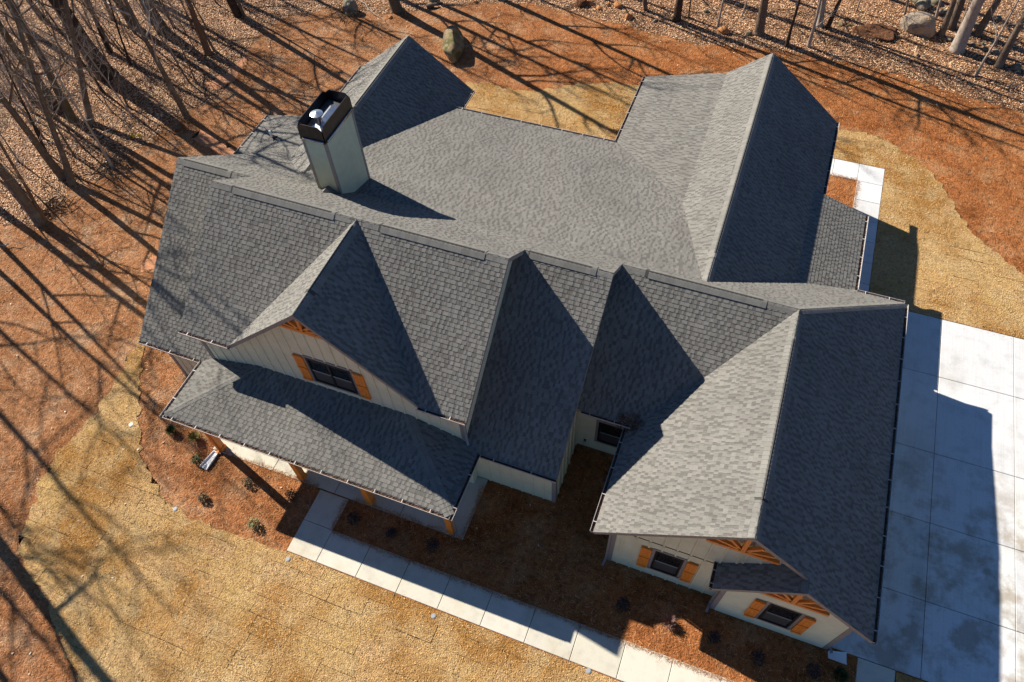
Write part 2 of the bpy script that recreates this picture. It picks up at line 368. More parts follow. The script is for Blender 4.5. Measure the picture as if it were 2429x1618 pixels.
for nm, P, poly in ROOFS:
    if area2(poly) < 0: poly = poly[::-1]
    mb = MB(); k = len(poly)
    top = [Vector((x, y, pz(P, x, y))) for x, y in poly]; bot = [v - Vector((0, 0, .17)) for v in top]
    mb.add(top, [tuple(range(k))], (.10, .095, .09))
    nt = len(mb.f); mb.add(bot, [tuple(range(k))[::-1]])
    mb.add(top + bot, [(i, i + k, (i + 1) % k + k, (i + 1) % k)[::-1] for i in range(k)])
    o = hb(mb, 'roof', [M['shingle'], M['trim']], fix=False)
    o.data.polygons.foreach_set('material_index', [0] * nt + [1] * (len(mb.f) - nt))
    shingle_plane(P, poly)
score = []
for i, t in enumerate(TABS):
    d = CAM_LOC - t[3]; score.append((-(area2([(0, 0), (1, 0), (1, 1)]) * 0 + len(t[0]) * 0 + d.normalized().dot(t[4]) / d.length_squared * (1 if t[5] == 4 else 0)), i))
score.sort(); near = set(i for _, i in score[:290])
mb = MB()
for i, t in enumerate(TABS):
    if i in near:
        me = mesh('shingle', t[0], t[1], M['shingle'], [t[2]] * len(t[1]))
        o = bpy.data.objects.new('shingle', me); COL.objects.link(o); under(o, house)
    else: mb.add(t[0], t[1], t[2])
hb(mb, 'shingle_courses', M['shingle'], fix=False)['kind'] = 'stuff'

# ridge and hip caps, ridge vents
CAPS = []
def ridge(a, b, slopes, vent=None, step=.145, w=.165, lift=.026):
    """caps run from a to b; slopes = drop per metre on the two sides; vent = (start, end) along the line"""
    a = Vector(a); b = Vector(b); d = b - a; Ln = d.length; d.normalize()
    sd = Vector((d.y, -d.x, 0)).normalized(); up = sd.cross(d).normalized()
    if up.z < 0: up = -up
    if vent:
        mbv = MB(); h = .036
        for s0, s1 in vent:
            p = []
            for s in (s0, s1):
                c = a + d * s
                p += [c - sd * .17 - Vector((0, 0, slopes[0] * .17 - .012)), c - sd * .17 - Vector((0, 0, slopes[0] * .17 - h)), c + Vector((0, 0, h)), c + sd * .17 - Vector((0, 0, slopes[1] * .17 - h)), c + sd * .17 - Vector((0, 0, slopes[1] * .17 - .012))]
            mbv.add(p, [(0, 1, 2, 3, 4), (9, 8, 7, 6, 5), (0, 5, 6, 1), (1, 6, 7, 2), (2, 7, 8, 3), (3, 8, 9, 4)], (.09, .085, .077))
        hb(mbv, 'ridge_vent', M['shingle'])
    n = int(Ln / step)
    for i in range(n):
        s = i * step; c0 = a + d * s; c1 = a + d * min(Ln, s + step * 1.35)
        e = 0.0
        if vent:
            for s0, s1 in vent:
                if s0 - .02 <= s <= s1: e = .026
        vs = []
        W = w + (.035 if e else 0)
        for c, l in ((c0, lift), (c1, lift - .010)):
            c = c + Vector((0, 0, e + l))
            vs += [c - sd * W - Vector((0, 0, slopes[0] * W)), c - sd * W * .3 - Vector((0, 0, slopes[0] * W * .3 + .004)), c - Vector((0, 0, .026)), c + sd * W * .3 - Vector((0, 0, slopes[1] * W * .3 + .004)), c + sd * W - Vector((0, 0, slopes[1] * W))]
        th = Vector((0, 0, -.012))
        vs += [v + th for v in vs]
        fs = [(j, j + 1, j + 6, j + 5) for j in range(4)] + [(j, j + 10, j + 11, j + 1) for j in range(4)] + [(j + 5, j + 6, j + 16, j + 15) for j in range(4)] + [(0, 5, 15, 10), (4, 14, 19, 9)]
        f = .9 + .2 * rt.random(); CAPS.append((vs, fs, tuple(c * f for c in (.225, .214, .19)), c0))
PT = lambda x, y, P: (x, y, pz(P, x, y))
ridge(PT(xL0, yr0, PR), PT(xL1 - .5, yr0, PR), (SR, SF), [(.3, 2.2)])
ridge(PT(xL1, 0, PR), PT(xA - .25, 0, PR), (SR, SF), [(.8, 4.55)])
ridge(PT(xA + .3, 0, PR), PT(x12, 0, PR), (SR, SF), [(.5, 4.05)])
ridge(PT(x12 + .06, yr2, PR), PT(x23, yr2, PR), (SR, SF), [(.1, 2.2)])
ridge(PT(x23 + .06, yr3, PR), PT(xg - .1, yr3, PR), (SR, SF), [(.75, 4.55)])
ridge((xA, ye1 + .02, H1), (xA, -.15, H1), (sA, sA), [(.9, 3.7)])
ridge((xg, ygf + .02, Hg), (xg, yr3 - .1, Hg), (sg, sg), [(1.1, 6.6)])
ridge((xs, ygb + .02, zs), (xs, ygf - .05, zs), (sg, ss))
ridge((xw, ywr - .02, Hw), (xw, yR(Hw) + .1, Hw), (sw, sw), [(.3, 11.9)])
ridge((xf, yfr - .02, Hf), (xf, yfs + .1, Hf), (sfw, sfw), [(.3, 5.2)])
hd = sp / math.sqrt(2)
ridge((xPl, yPf, zE), (*hipL, zE + sp * tP), (hd, hd), lift=.020, w=.12); ridge((xPr, yPf, zE), (*hipR, zE + sp * tP), (hd, hd), lift=.034)
ridge((xgr, yh, zge), (xg, yr3, Hg), (.5, .55), lift=.03)
CAPS.sort(key=lambda t: (CAM_LOC - t[3]).length)
mb = MB()
for i, (vs, fs, c, _) in enumerate(CAPS):
    if i < 285:
        o = bpy.data.objects.new('ridge_cap', mesh('ridge_cap', vs, fs, M['shingle'], [c] * len(fs))); COL.objects.link(o); under(o, house)
    else: mb.add(vs, fs, c)
hb(mb, 'ridge_cap_run', M['shingle'], fix=False)['kind'] = 'stuff'

# ------------------------------------------------------------------ walls
TH = .16
def wall_x(y, poly, out=-1, mtl='siding', name='wall'):
    """wall in the plane y = const; poly in (x, z); out = side it faces"""
    mb = MB().prism([(x, y, z) for x, z in poly], (0, -out * TH, 0)); return hb(mb, name, M[mtl])
def wall_y(x, poly, out=1, mtl='siding', name='wall'):
    mb = MB().prism([(x, y, z) for y, z in poly], (-out * TH, 0, 0)); return hb(mb, name, M[mtl])
def kid(par, mb, name, mtl, **k):
    o = mb.build(name, mtl, None, **k); o.parent = par; o.matrix_parent_inverse = Matrix.Identity(4); return o
BAT = bpy.data.meshes.new('batten')
def batten(par, p0, p1, axis):
    """p0, p1 ends of the batten on the wall face; axis 'x' or 'y' wall"""
    mb = MB(); x0, y0, z0 = p0; x1, y1, z1 = p1
    if axis[0] == 'x': mb.box((x0 - .03, y0 - .036, z0), (x0 + .03, y0 + .004, z1)) if axis[1] < 0 else mb.box((x0 - .03, y0 - .004, z0), (x0 + .03, y0 + .036, z1))
    else: mb.box((x0 - .004, y0 - .03, z0), (x0 + .036, y0 + .03, z1)) if axis[1] > 0 else mb.box((x0 - .036, y0 - .03, z0), (x0 + .004, y0 + .03, z1))
    return kid(par, mb, 'batten', M['siding'])
def corner(x, y, z1, sx, sy, z0=-.05, w=.12):
    mb = MB(); t = .028
    mb.box((x - w if sx > 0 else x - t, y - t if sy < 0 else y, z0), (x + t if sx > 0 else x + w, y if sy < 0 else y + t, z1))
    mb.box((x if sx > 0 else x - t, y if sy < 0 else y - w, z0), (x + t if sx > 0 else x, y + w if sy < 0 else y, z1))
    return hb(mb, 'corner_board', M['trim'], fix=True)
u8 = .10
F1w = pz(PF[1], 0, yW) - u8; dA = (H1 - pz(PF[1], 0, yW)) / sA
wA_ = wall_x(yW, [(-5.75, -.1), (4.23, -.1), (4.23, F1w), (xA + dA, F1w), (xA, H1 - u8), (xA - dA, F1w), (-5.75, F1w)])
for i in range(24):
    x = -5.45 + i * .42
    if x > 4.1: break
    zt = max(F1w, H1 - u8 - sA * abs(x - xA)) - .06
    zb = zE + sp * tP + .03 if hipL[0] - .1 < x < hipR[0] + .1 else (zE + sp * max(.1, min(x - xPl, xPr - x)) + .03)
    segs = [(zb, zt)]
    for (a, b, c, d) in [(-1.68, 4.26, .90, 5.93)]:
        if a < x < c: segs = [(d, zt)] + ([(zb, b)] if b > zb + .03 else [])
    for a, b in segs: batten(wA_, (x, yW, a), (x, yW, b), ('x', -1))
W1R = wall_y(4.231, [(-3.8, -.1), (yr2, -.1), (yr2, pz(PR, 0, yr2) - u8), (0, H1 - u8), (-3.8, F1w)])
W1L = wall_y(-5.75, [(-3.8, -.1), (yr0, -.1), (yr0, pz(PR, 0, yr0) - u8), (0, H1 - u8), (-3.8, F1w)], -1)
corner(4.231, yW, F1w, 1, -1, 2.9); corner(-5.75, yW, F1w, -1, -1)
y0w = ye0 + .42
W0F = wall_x(y0w, [(-8.93, -.1), (-5.77, -.1), (-5.77, pz(PF[0], 0, y0w) - u8), (-8.93, pz(PF[0], 0, y0w) - u8)])
for i in range(7): batten(W0F, (-8.55 + i * .42, y0w, 0), (-8.55 + i * .42, y0w, pz(PF[0], 0, y0w) - .2), ('x', -1))
wall_y(-8.93, [(y0w + TH, -.1), (6.0, -.1), (6.0, pz(PR, 0, 6.0) - u8), (yr0, pz(PR, 0, yr0) - u8), (y0w + TH, pz(PF[0], 0, y0w + TH) - u8)], -1)
corner(-8.93, y0w, 2.95, -1, -1)
ybo = -3.477
WBo = wall_x(ybo, [(4.24, -.1), (7.271, -.1), (7.271, pz(PF[2], 0, ybo) - u8), (4.24, pz(PF[2], 0, ybo) - u8)])
for i in range(6): batten(WBo, (4.75 + i * .42, ybo, 0), (4.75 + i * .42, ybo, pz(PF[2], 0, ybo) - .2), ('x', -1))
WBR = wall_y(7.271, [(ybo + TH, -.1), (yr2, -.1), (yr2, pz(PF[2], 0, yr2) - u8), (ybo + TH, pz(PF[2], 0, ybo + TH) - u8)])
for i in range(6): batten(WBR, (7.271, -3.1 + i * .42, 0), (7.271, -3.1 + i * .42, min(3.3, pz(PF[2], 0, -3.1 + i * .42) - .2)), ('y', 1))
corner(7.271, ybo, 3.6, 1, -1)
y3w = -.943
WRe = wall_x(y3w, [(7.28, -.1), (9.66, -.1), (9.66, pz(PF[3], 0, y3w) - u8), (7.28, pz(PF[3], 0, y3w) - u8)])
zgl = pz(PGl, 9.67, 0) - u8; zgr = pz(PGr, 17.04, 0) - u8
wall_y(9.67, [(ygw + TH, -.1), (y3w, -.1), (y3w, zgl), (ygw + TH, zgl)], -1)
WGF = wall_x(ygw, [(9.67, -.1), (17.04, -.1), (17.04, zgr), (xg, Hg - u8), (9.67, zgl)])
for i in range(9):
    x = 10.0 + i * .42; zt = pz(PGl if x < xg else PGr, x, 0) - u8 - .06
    if x < 13.25: segs = [(0, 2.86), (2.91, zt)] if zt > 2.95 else [(0, zt)]
    for a, b in segs:
        if 10.97 < x < 12.08 and a < .5: batten(WGF, (x, ygw, 0), (x, ygw, .53), ('x', -1)); batten(WGF, (x, ygw, 2.45), (x, ygw, b), ('x', -1))
        elif (10.60 < x < 10.97 or 12.08 < x < 12.44) and a < .5: batten(WGF, (x, ygw, 0), (x, ygw, .5), ('x', -1)); batten(WGF, (x, ygw, 2.4), (x, ygw, b), ('x', -1))
        else: batten(WGF, (x, ygw, a), (x, ygw, b), ('x', -1))
for i in range(5):
    x = 13.5 + i * .42; a = pz(PB, x, 0) + .05; b = pz(PGr, x, 0) - u8 - .06
    if b > a + .1: batten(WGF, (x, ygw, a), (x, ygw, b), ('x', -1))
kid(WGF, MB().box((10.3, ygw - .012, 2.865), (12.9, ygw + .004, 2.905)), 'panel_flashing', M['bronze'])
kid(wA_, MB().box((xA - 1.15, yW - .012, 7.30), (xA + 1.15, yW + .004, 7.335)), 'panel_flashing', M['bronze'])
corner(9.67, ygw, zgl, -1, -1)
xb0 = 13.316; zbl = pz(PB, xb0, 0) - u8
WBF = wall_x(ybw, [(xb0, -.1), (17.04, -.1), (17.04, zgr), (xs, zs - u8), (xb0, zbl)])
WBL = wall_y(xb0, [(ybw + TH, -.1), (ygw, -.1), (ygw, zbl), (ybw + TH, zbl)], -1)
wall_y(17.04, [(ybw + TH, -.1), (6.58, -.1), (6.58, zgr), (ybw + TH, zgr)])
corner(xb0, ybw, zbl, -1, -1); corner(17.04, ybw, zgr, 1, -1)
# lap boards of the bump-out, one by one up to the gable
z = -.02
while z < zs - .45:
    zt = z + .165
    x0 = xb0 + .13 if z < zbl - .02 else xb0 + (z - zbl) / ss + .16; x1 = 17.04 - .13 if z < zgr - .02 else 17.04 - (z - zgr) / sg - .16
    xt0 = max(x0, xb0 + (zt - zbl) / ss + .16) if zt > zbl else x0; xt1 = min(x1, 17.04 - (zt - zgr) / sg - .16) if zt > zgr else x1
    if xt1 - xt0 > .1:
        parts = [(x0, x1, xt0, xt1)]
        if .60 < z < 2.30: parts = [(x0, 14.28, xt0, 14.28), (16.0, x1, 16.0, xt1)]
        for (a0, a1, b0, b1) in parts:
            if a1 - a0 < .05: continue
            kid(WBF, MB().add([(a0, ybw - .030, z), (a1, ybw - .030, z), (b1, ybw - .004, zt), (b0, ybw - .004, zt), (a0, ybw, z), (a1, ybw, z), (b1, ybw, zt), (b0, ybw, zt)],
                [(0, 1, 2, 3), (0, 4, 5, 1), (1, 5, 6, 2), (2, 6, 7, 3), (3, 7, 4, 0)]), 'siding_board', M['siding'])
    z = zt
# rear and side walls seen only from elsewhere
for y, poly in ((6.58, [(xsb - .3, -.1), (16.88, -.1), (16.88, pz(PR, 0, 6.58) - u8), (xsb - .3, pz(PR, 0, 6.58) - u8)]),
                (7.6, [(xfr - .4, -.1), (8.58, -.1), (8.58, pz(PSH, 0, 7.6) - u8), (xfr - .4, pz(PSH, 0, 7.6) - u8)]),
                (15.85, [(8.6, -.1), (13.28, -.1), (13.28, pz(PWr, 13.28, 0) - u8), (xw, Hw - u8), (8.6, pz(PWl, 8.6, 0) - u8)]),
                (12.6, [(-7.9, -.1), (-2.9, -.1), (-2.9, pz(PFr, -2.9, 0) - u8), (xf, Hf - u8), (-7.9, pz(PFl, -7.9, 0) - u8)])):
    wall_x(y, poly, 1)
wall_y(13.3, [(6.58, -.1), (15.85, -.1), (15.85, pz(PWr, 13.3, 0) - u8), (6.58, pz(PWr, 13.3, 0) - u8)])
wall_y(8.6, [(7.6, -.1), (15.85 - TH, -.1), (15.85 - TH, pz(PWl, 8.6, 0) - u8), (7.6, pz(PWl, 8.6, 0) - .3)], -1)
wall_y(-2.9, [(7.6, -.1), (12.6 - TH, -.1), (12.6 - TH, pz(PFr, -2.9, 0) - u8), (7.6, pz(PFr, -2.9, 0) - u8)])
wall_y(-7.9, [(6.0, -.1), (12.6 - TH, -.1), (12.6 - TH, pz(PFl, -7.9, 0) - u8), (6.0, pz(PFl, -7.9, 0) - u8)], -1)
def post(x, y, z1, w=.22, z0=0.0, plinth=True):
    mb = MB().box((x - w / 2, y - w / 2, z0), (x + w / 2, y + w / 2, z1)); o = hb(mb, 'post', M['cedar'])
    if plinth:
        q = w / 2 + .025; kid(o, MB().box((x - q, y - q, z0), (x + q, y + q, z0 + .2)), 'post_base', M['cedar'])
    return o
for x in (-5.56, -1.97, .92, 4.17): post(x, -5.76, zE - .14)
hb(MB().box((xPl + .42, -5.86, zE - .36), (xPr - .42, -5.66, zE - .145)), 'porch_beam', M['cedar'])
for x, y, z1 in ((xwl + .3, 15.9, 3.9), (xwl + .3, 11.2, 3.9), (0, 11.1, 3.85), (-2.75, 11.2, 3.75), (xe + .35, yer - .35, 3.0), (xe + .35, yef + .3, 3.0), (xsr - .3, ysb - .3, 3.05)): post(x, y, z1 - .05)

# ------------------------------------------------------------------ gable trusses
def truss(y, cx, zc, half, zk, slope, spread):
    """timber fan: bottom chord, king post, four struts"""
    mb = MB(); T = .12; D = .11
    mb.box((cx - half, y - D / 2, zc - T / 2), (cx + half, y + D / 2, zc + T / 2)); o = hb(mb, 'gable_truss', M['cedar'])
    kid(o, MB().box((cx - .06, y - D / 2, zc + T / 2), (cx + .06, y + D / 2, zk)), 'king_post', M['cedar'])
    for s in (-1, 1):
        for ox in spread:
            zt = zk - slope * ox + .02
            kid(o, MB().bar((cx + s * .05, y, zc + T / 2 + .02), (cx + s * ox, y, zt - .03), .09, D * .9, (0, 1, 0)), 'truss_strut', M['cedar'])
truss(yW - .12, xA, 7.66, .95, 8.40, sA, (.38, .62))
truss(ygw - .2, xg, 5.02, 1.0, 6.0, sg, (.45, .8)); truss(ybw - .2, xs, 3.55, 1.0, 4.55, sg, (.45, .8))

# ------------------------------------------------------------------ windows and shutters
def window(x0, x1, z0, z1, y, n=1, label=None):
    fw = .07
    mb = MB()
    mb.box((x0, y - .05, z0), (x0 + fw, y + .02, z1)); mb.box((x1 - fw, y - .05, z0), (x1, y + .02, z1))
    mb.box((x0 + fw, y - .05, z1 - fw), (x1 - fw, y + .02, z1)); mb.box((x0 + fw, y - .05, z0), (x1 - fw, y + .02, z0 + fw))
    o = hb(mb, 'window', M['frame']); 
    if label: o['label'] = label
    w = (x1 - x0 - 2 * fw) / n
    for i in range(n):
        a = x0 + fw + i * w + .005; b = a + w - .01; zm = (z0 + z1) / 2
        if i: kid(o, MB().box((a - .045, y - .048, z0 + fw), (a + .035, y + .018, z1 - fw)), 'mullion', M['frame']); a += .04
        if i < n - 1: b -= .04
        kid(o, MB().box((a, y - .012, zm), (b, y - .004, z1 - fw)), 'pane', M['glass'])
        kid(o, MB().box((a, y - .024, z0 + fw), (b, y - .016, zm)), 'pane', M['screen'])
        kid(o, MB().box((a, y - .036, zm - .03), (b, y - .026, zm + .025)), 'meeting_rail', M['rail'])
        kid(o, MB().box((a, y - .034, z0 + fw), (b, y - .026, z0 + fw + .05)), 'sash_rail', M['frame'])
    t = .10
    mc = MB(); mc.box((x0 - t, y - .03, z1), (x1 + t, y + .01, z1 + t)); mc.box((x0 - t, y - .045, z0 - .09), (x1 + t, y + .01, z0))
    mc.box((x0 - t, y - .03, z0), (x0 - .001, y + .01, z1)); mc.box((x1 + .001, y - .03, z0), (x1 + t, y + .01, z1))
    kid(o, mc, 'casing', M['trim'])
def shutter(x0, x1, z0, z1, y):
    n = 3; w = (x1 - x0) / n; zm = (z0 + z1) / 2; yb = y - .03
    o = hb(MB().box((x0 + .01, yb - .012, z0 + .02), (x1 - .01, y + .005, z1 - .02)), 'shutter', M['cedar'])
    for i in range(n): kid(o, MB().box((x0 + i * w + .004, yb - .03, z0), (x0 + (i + 1) * w - .004, yb - .012, z1)), 'plank', M['cedar'])
    for zz in (z0 + .07, zm, z1 - .07): kid(o, MB().box((x0 + .01, yb - .055, zz - .05), (x1 - .01, yb - .031, zz + .05)), 'rail', M['cedar'])
window(-1.17, .45, 4.42, 5.82, yW, 2, 'twin black window of the big front gable'); shutter(-1.64, -1.28, 4.34, 5.84, yW); shutter(.56, .92, 4.34, 5.84, yW)
window(11.08, 11.98, .68, 2.34, ygw, 1, 'black window in the garage gable wall'); shutter(10.62, 10.97, .6, 2.38, ygw); shutter(12.09, 12.44, .6, 2.38, ygw)
window(14.70, 15.62, .68, 2.36, ybw, 1, 'black window in the lap sided bump-out'); shutter(14.26, 14.59, .66, 2.32, ybw - .02); shutter(15.73, 16.06, .66, 2.32, ybw - .02)
window(8.05, 8.96, .76, 2.18, y3w, 1, 'black window in the shaded recess')
hs = hb(MB().box((7.56, y3w - .05, .38), (7.64, y3w, .52)), 'hose_bib', M['bronze']); kid(hs, MB().tube([(7.6, y3w - .05, .45), (7.6, y3w - .14, .45), (7.6, y3w - .17, .38)], .02, 6), 'spout', M['steel'])

# ------------------------------------------------------------------ gutters
DB = MB()
def gutter(a, b, out, ends=True, hang=.95):
    a = Vector(a); b = Vector(b); d = (b - a); Ln = d.length; d.normalize(); o_ = Vector((out[0], out[1], 0)); Z = Vector((0, 0, 1))
    prof = [(.012, -.012), (.012, -.13), (.105, -.13), (.13, -.03), (.13, .0), (.120, .0), (.120, -.028), (.098, -.12), (.02, -.12), (.02, -.012)]
    k = len(prof); p = []
    for c in (a, b): p += [c + o_ * q[0] + Z * q[1] for q in prof]
    mb = MB().add(p, [(i, i + k, (i + 1) % k + k, (i + 1) % k) for i in range(k)])
    if ends:
        for c, s in ((a, 1), (b, -1)):
            e = c + d * (.004 * s); mb.add([e + o_ * .012 + Z * -.012, e + o_ * .012 + Z * -.13, e + o_ * .105 + Z * -.13, e + o_ * .13 + Z * 0], [(0, 1, 2, 3)])
    g = hb(mb, 'gutter', M['gutter'])
    n = max(2, int(Ln / hang))
    for i in range(n):
        c = a + d * (Ln * (i + .35) / n); kid(g, MB().bar(c + o_ * .0 + Z * .006, c + o_ * .135 + Z * .006, .026, .012), 'hanger', M['lip'])
    # lip bead
    kid(g, MB().bar(a + o_ * .128 + Z * .003, b + o_ * .128 + Z * .003, .010, .010), 'lip', M['lip'])
    kid(g, MB().bar(a + o_ * .06 + Z * -.085, b + o_ * .06 + Z * -.085, .08, .05), 'leaf_bed', M['soil'])
    for i in range(int(Ln * 55)):
        c = a + d * (rt.random() * Ln) + o_ * (.03 + rt.random() * .085) + Z * (-.075 + rt.random() * .055)
        u = Vector((rt.uniform(-1, 1), rt.uniform(-1, 1), rt.uniform(-.5, .5))).normalized() * rt.uniform(.02, .05); w = Vector((rt.uniform(-1, 1), rt.uniform(-1, 1), rt.uniform(-.5, .5))).normalized() * rt.uniform(.015, .03)
        DB.add([c - u, c + w, c + u, c - w], [(0, 1, 2, 3)], rt.choice([(.12, .055, .03), (.17, .085, .045), (.07, .04, .025), (.22, .12, .07)]))
    return g
gutter((xPl, yPf, zE), (xPr, yPf, zE), (0, -1)); gutter((xPl, -4.03, zE), (xPl, yPf - .13, zE), (-1, 0)); gutter((xPr, yPf - .13, zE), (xPr, -4.06, zE), (1, 0))
z0e = pz(PF[0], 0, ye0); gutter((xL0, ye0, z0e), (xPl - .02, ye0, z0e), (0, -1))
z1e = pz(PF[1], 0, ye1); gutter((xL1, ye1, z1e), (xA - wA - .02, ye1, z1e), (0, -1)); gutter((xA + wA + .02, ye1, z1e), (x12, ye1, z1e), (0, -1))
z2e = pz(PF[2], 0, ye2); gutter((xPr + .14, ye2, z2e), (x23, ye2, z2e), (0, -1))
z3e = pz(PF[3], 0, ye3); gutter((x23, ye3, z3e), (xgl + .1, ye3, z3e), (0, -1))
gutter((xgl, ygf, zge), (xgl, ye3, zge), (-1, 0)); gutter((xgr, ygb, zge), (xgr, yh, zge), (1, 0)); gutter((xsl, ygb, pz(PB, xsl, 0)), (xsl, ygw, pz(PB, xsl, 0)), (-1, 0), hang=.3)
gutter((xsr + .05, yh, zge), (xgr, yh, zge), (0, 1)); gutter((xsr, ysb, zsr), (xsr, yR(zsr) + .1, zsr), (1, 0)); zwr = pz(PWr, xwr, 0); gutter((xwr, ywr, zwr), (xwr, ysb, zwr), (1, 0))
zwl = pz(PWs, xwl, 0); gutter((xwl, ywr, zwl), (xwl, yme + .1, zwl), (-1, 0)); gutter((xfv, yme, ze_m), (xwl, yme, ze_m), (0, 1)); gutter((xfr, yfr, pz(PFr, xfr, 0)), (xfr, yme, pz(PFr, xfr, 0)), (1, 0))
gutter((xfl, yfr, zfl), (xfl, yer + .05, zfl), (-1, 0)); zxe = pz(PE, xe, 0); gutter((xe, yer, zxe), (xe, yef, zxe), (-1, 0))
# leaf pile where the valley empties, and litter caught above the gutters
for i in range(520):
    t = rt.random(); x = 8.75 + .75 * rt.random(); y = ye3 - .1 + rt.gauss(.12, .12)
    z = max(pz(PF[3], x, y), pz(PGl, x, y)) + .02 + .07 * rt.random()
    c = Vector((x, y, z)); u = Vector((rt.uniform(-1, 1), rt.uniform(-1, 1), rt.uniform(-.6, .6))).normalized() * rt.uniform(.03, .07); w = Vector((rt.uniform(-1, 1), rt.uniform(-1, 1), rt.uniform(-.6, .6))).normalized() * .02
    DB.add([c - u, c + w, c + u, c - w], [(0, 1, 2, 3)], rt.choice([(.20, .11, .07), (.30, .19, .13), (.13, .07, .045)]))
hb(DB, 'gutter_leaves', M['leaf'], fix=False)['kind'] = 'stuff'
def downspout(pts, mtl='trim'):
    mb = MB()
    for a, b in zip(pts, pts[1:]): mb.bar(a, b, .075, .055)
    return hb(mb, 'downspout', M[mtl])
downspout([(x12 - .08, ye1 - .06, z1e - .12), (x12 - .08, ye1 - .06, z1e - .3), (x12 - .22, yW - .06, z1e - .55), (x12 - .22, yW - .06, 3.75), (x12 - .12, yW - .2, 3.62)], 'rail')
downspout([(xgl + .03, ygf + .2, zge - .12), (9.6, ygw - .06, zge - .45), (9.6, ygw - .06, .12), (9.55, ygw - .3, .05)])
downspout([(xsl, ygb + .3, 2.85), (xb0 - .06, ybw + .1, 2.6), (xb0 - .06, ybw + .1, .12), (xb0 - .1, ybw - .22, .05)])
downspout([(xPr - .2, yPf + .02, zE - .12), (4.34, -5.76, zE - .4), (4.34, -5.76, .1), (4.40, -5.95, .05)])
downspout([(xPl + .5, yPf + .02, zE - .12), (-5.56, -5.90, zE - .4), (-5.56, -5.90, .1), (-5.58, -6.05, .05)], 'cedar')
downspout([(xgr - .1, ygb + .2, zge - .12), (17.10, ybw + .1, zge - .45), (17.10, ybw + .1, .1), (17.2, ybw - .1, .05)])

# ------------------------------------------------------------------ chimney
cx0, cx1, cy0, cy1, czt = -3.85, -2.96, 2.39, 4.27, 9.08
ch = hb(MB().box((cx0, cy0, 4.6), (cx1, cy1, czt + .02)), 'chimney', M['chimney_siding'])
mb = MB(); z = 5.0
while z < czt - .02:
    zt = min(z + .12, czt)
    for (a, b, dx, dy) in (((cx0, cy0), (cx1, cy0), 0, -1), ((cx1, cy0), (cx1, cy1), 1, 0), ((cx1, cy1), (cx0, cy1), 0, 1), ((cx0, cy1), (cx0, cy0), -1, 0)):
        mb.add([(a[0] + dx * .016, a[1] + dy * .016, z), (b[0] + dx * .016, b[1] + dy * .016, z), (b[0] + dx * .004, b[1] + dy * .004, zt), (a[0] + dx * .004, a[1] + dy * .004, zt), (a[0], a[1], z), (b[0], b[1], z)], [(0, 1, 2, 3), (0, 4, 5, 1)])
    z = zt
kid(ch, mb, 'lap_siding', M['chimney_siding'])
for (x, y, sx, sy) in ((cx0, cy0, -1, -1), (cx1, cy0, 1, -1), (cx1, cy1, 1, 1), (cx0, cy1, -1, 1)):
    mb = MB(); w, t = .07, .026
    mb.box((min(x, x - sx * w) - (t if sx < 0 else 0), min(y, y + sy * t), 5.0), (max(x, x - sx * w) + (t if sx > 0 else 0), max(y, y + sy * t), czt - .01))
    mb.box((min(x, x + sx * t), min(y, y - sy * w), 5.0), (max(x, x + sx * t), max(y, y - sy * w), czt - .01)); kid(ch, mb, 'corner_trim', M['trim'])
o_ = .05
kid(ch, MB().box((cx0 - o_, cy0 - o_, czt - .02), (cx1 + o_, cy1 + o_, czt + .05)), 'cap_flange', M['bronze'])
for a, b in (((cx0 + .06, cy0 - o_ - .012), (cx1 - .02, cy0 - o_ - .012)), ((cx1 + o_ + .012, cy0 + .06), (cx1 + o_ + .012, cy1 - .06))):
    kid(ch, MB().tube([(*a, czt + .03), (*b, czt + .035)], .045, 10), 'flange_roll', M['bronze_highlit'], smooth=True)
zs0, zs1, cc = czt + .05, czt + .62, .17
for (a, b, dx, dy) in (((cx0, cy0), (cx1, cy0), 0, -1), ((cx1, cy0), (cx1, cy1), 1, 0), ((cx1, cy1), (cx0, cy1), 0, 1), ((cx0, cy1), (cx0, cy0), -1, 0)):
    A = Vector((a[0], a[1], 0)) + Vector((dx, dy, 0)) * .035; B = Vector((b[0], b[1], 0)) + Vector((dx, dy, 0)) * .035; d = (B - A).normalized(); A = A - d * .035; B = B + d * .035
    q = lambda p, z: Vector((p.x, p.y, z))
    kid(ch, MB().prism([q(A, zs0), q(B, zs0), q(B, zs1 - cc), q(B - d * cc, zs1), q(A + d * cc, zs1), q(A, zs1 - cc)], Vector((dx, dy, 0)) * -.025), 'shroud_panel', M['bronze'])
mb = MB(); xm, ym = (cx0 + cx1) / 2, (cy0 + cy1) / 2
mb.add([(cx0 + .03, cy0 + .03, zs0 + .18), (cx1 - .03, cy0 + .03, zs0 + .18), (cx1 - .03, cy1 - .03, zs0 + .18), (cx0 + .03, cy1 - .03, zs0 + .18), (xm, cy0 + .5, zs0 + .31), (xm, cy1 - .5, zs0 + .31)], [(0, 1, 4), (1, 2, 5, 4), (2, 3, 5), (3, 0, 4, 5)])
kid(ch, mb, 'chase_cover', M['steel'], fix=False)
fx, fy = xm, cy0 + .55
kid(ch, MB().tube([(fx, fy, zs0 + .1), (fx, fy, zs0 + .6)], .13, 16), 'flue_pipe', M['steel'], smooth=False)
mb = MB(); n = 20
for (r, z) in ((.16, zs0 + .54), (.22, zs0 + .60), (.22, zs0 + .64), (.001, zs0 + .71)):
    mb.v += [(fx + r * math.cos(2 * math.pi * i / n), fy + r * math.sin(2 * math.pi * i / n), z) for i in range(n)]
for k in range(3):
    for i in range(n): mb.f.append([k * n + i, k * n + (i + 1) % n, (k + 1) * n + (i + 1) % n, (k + 1) * n + i]); mb.c.append((1, 1, 1))
kid(ch, mb, 'flue_cap', M['steel'])
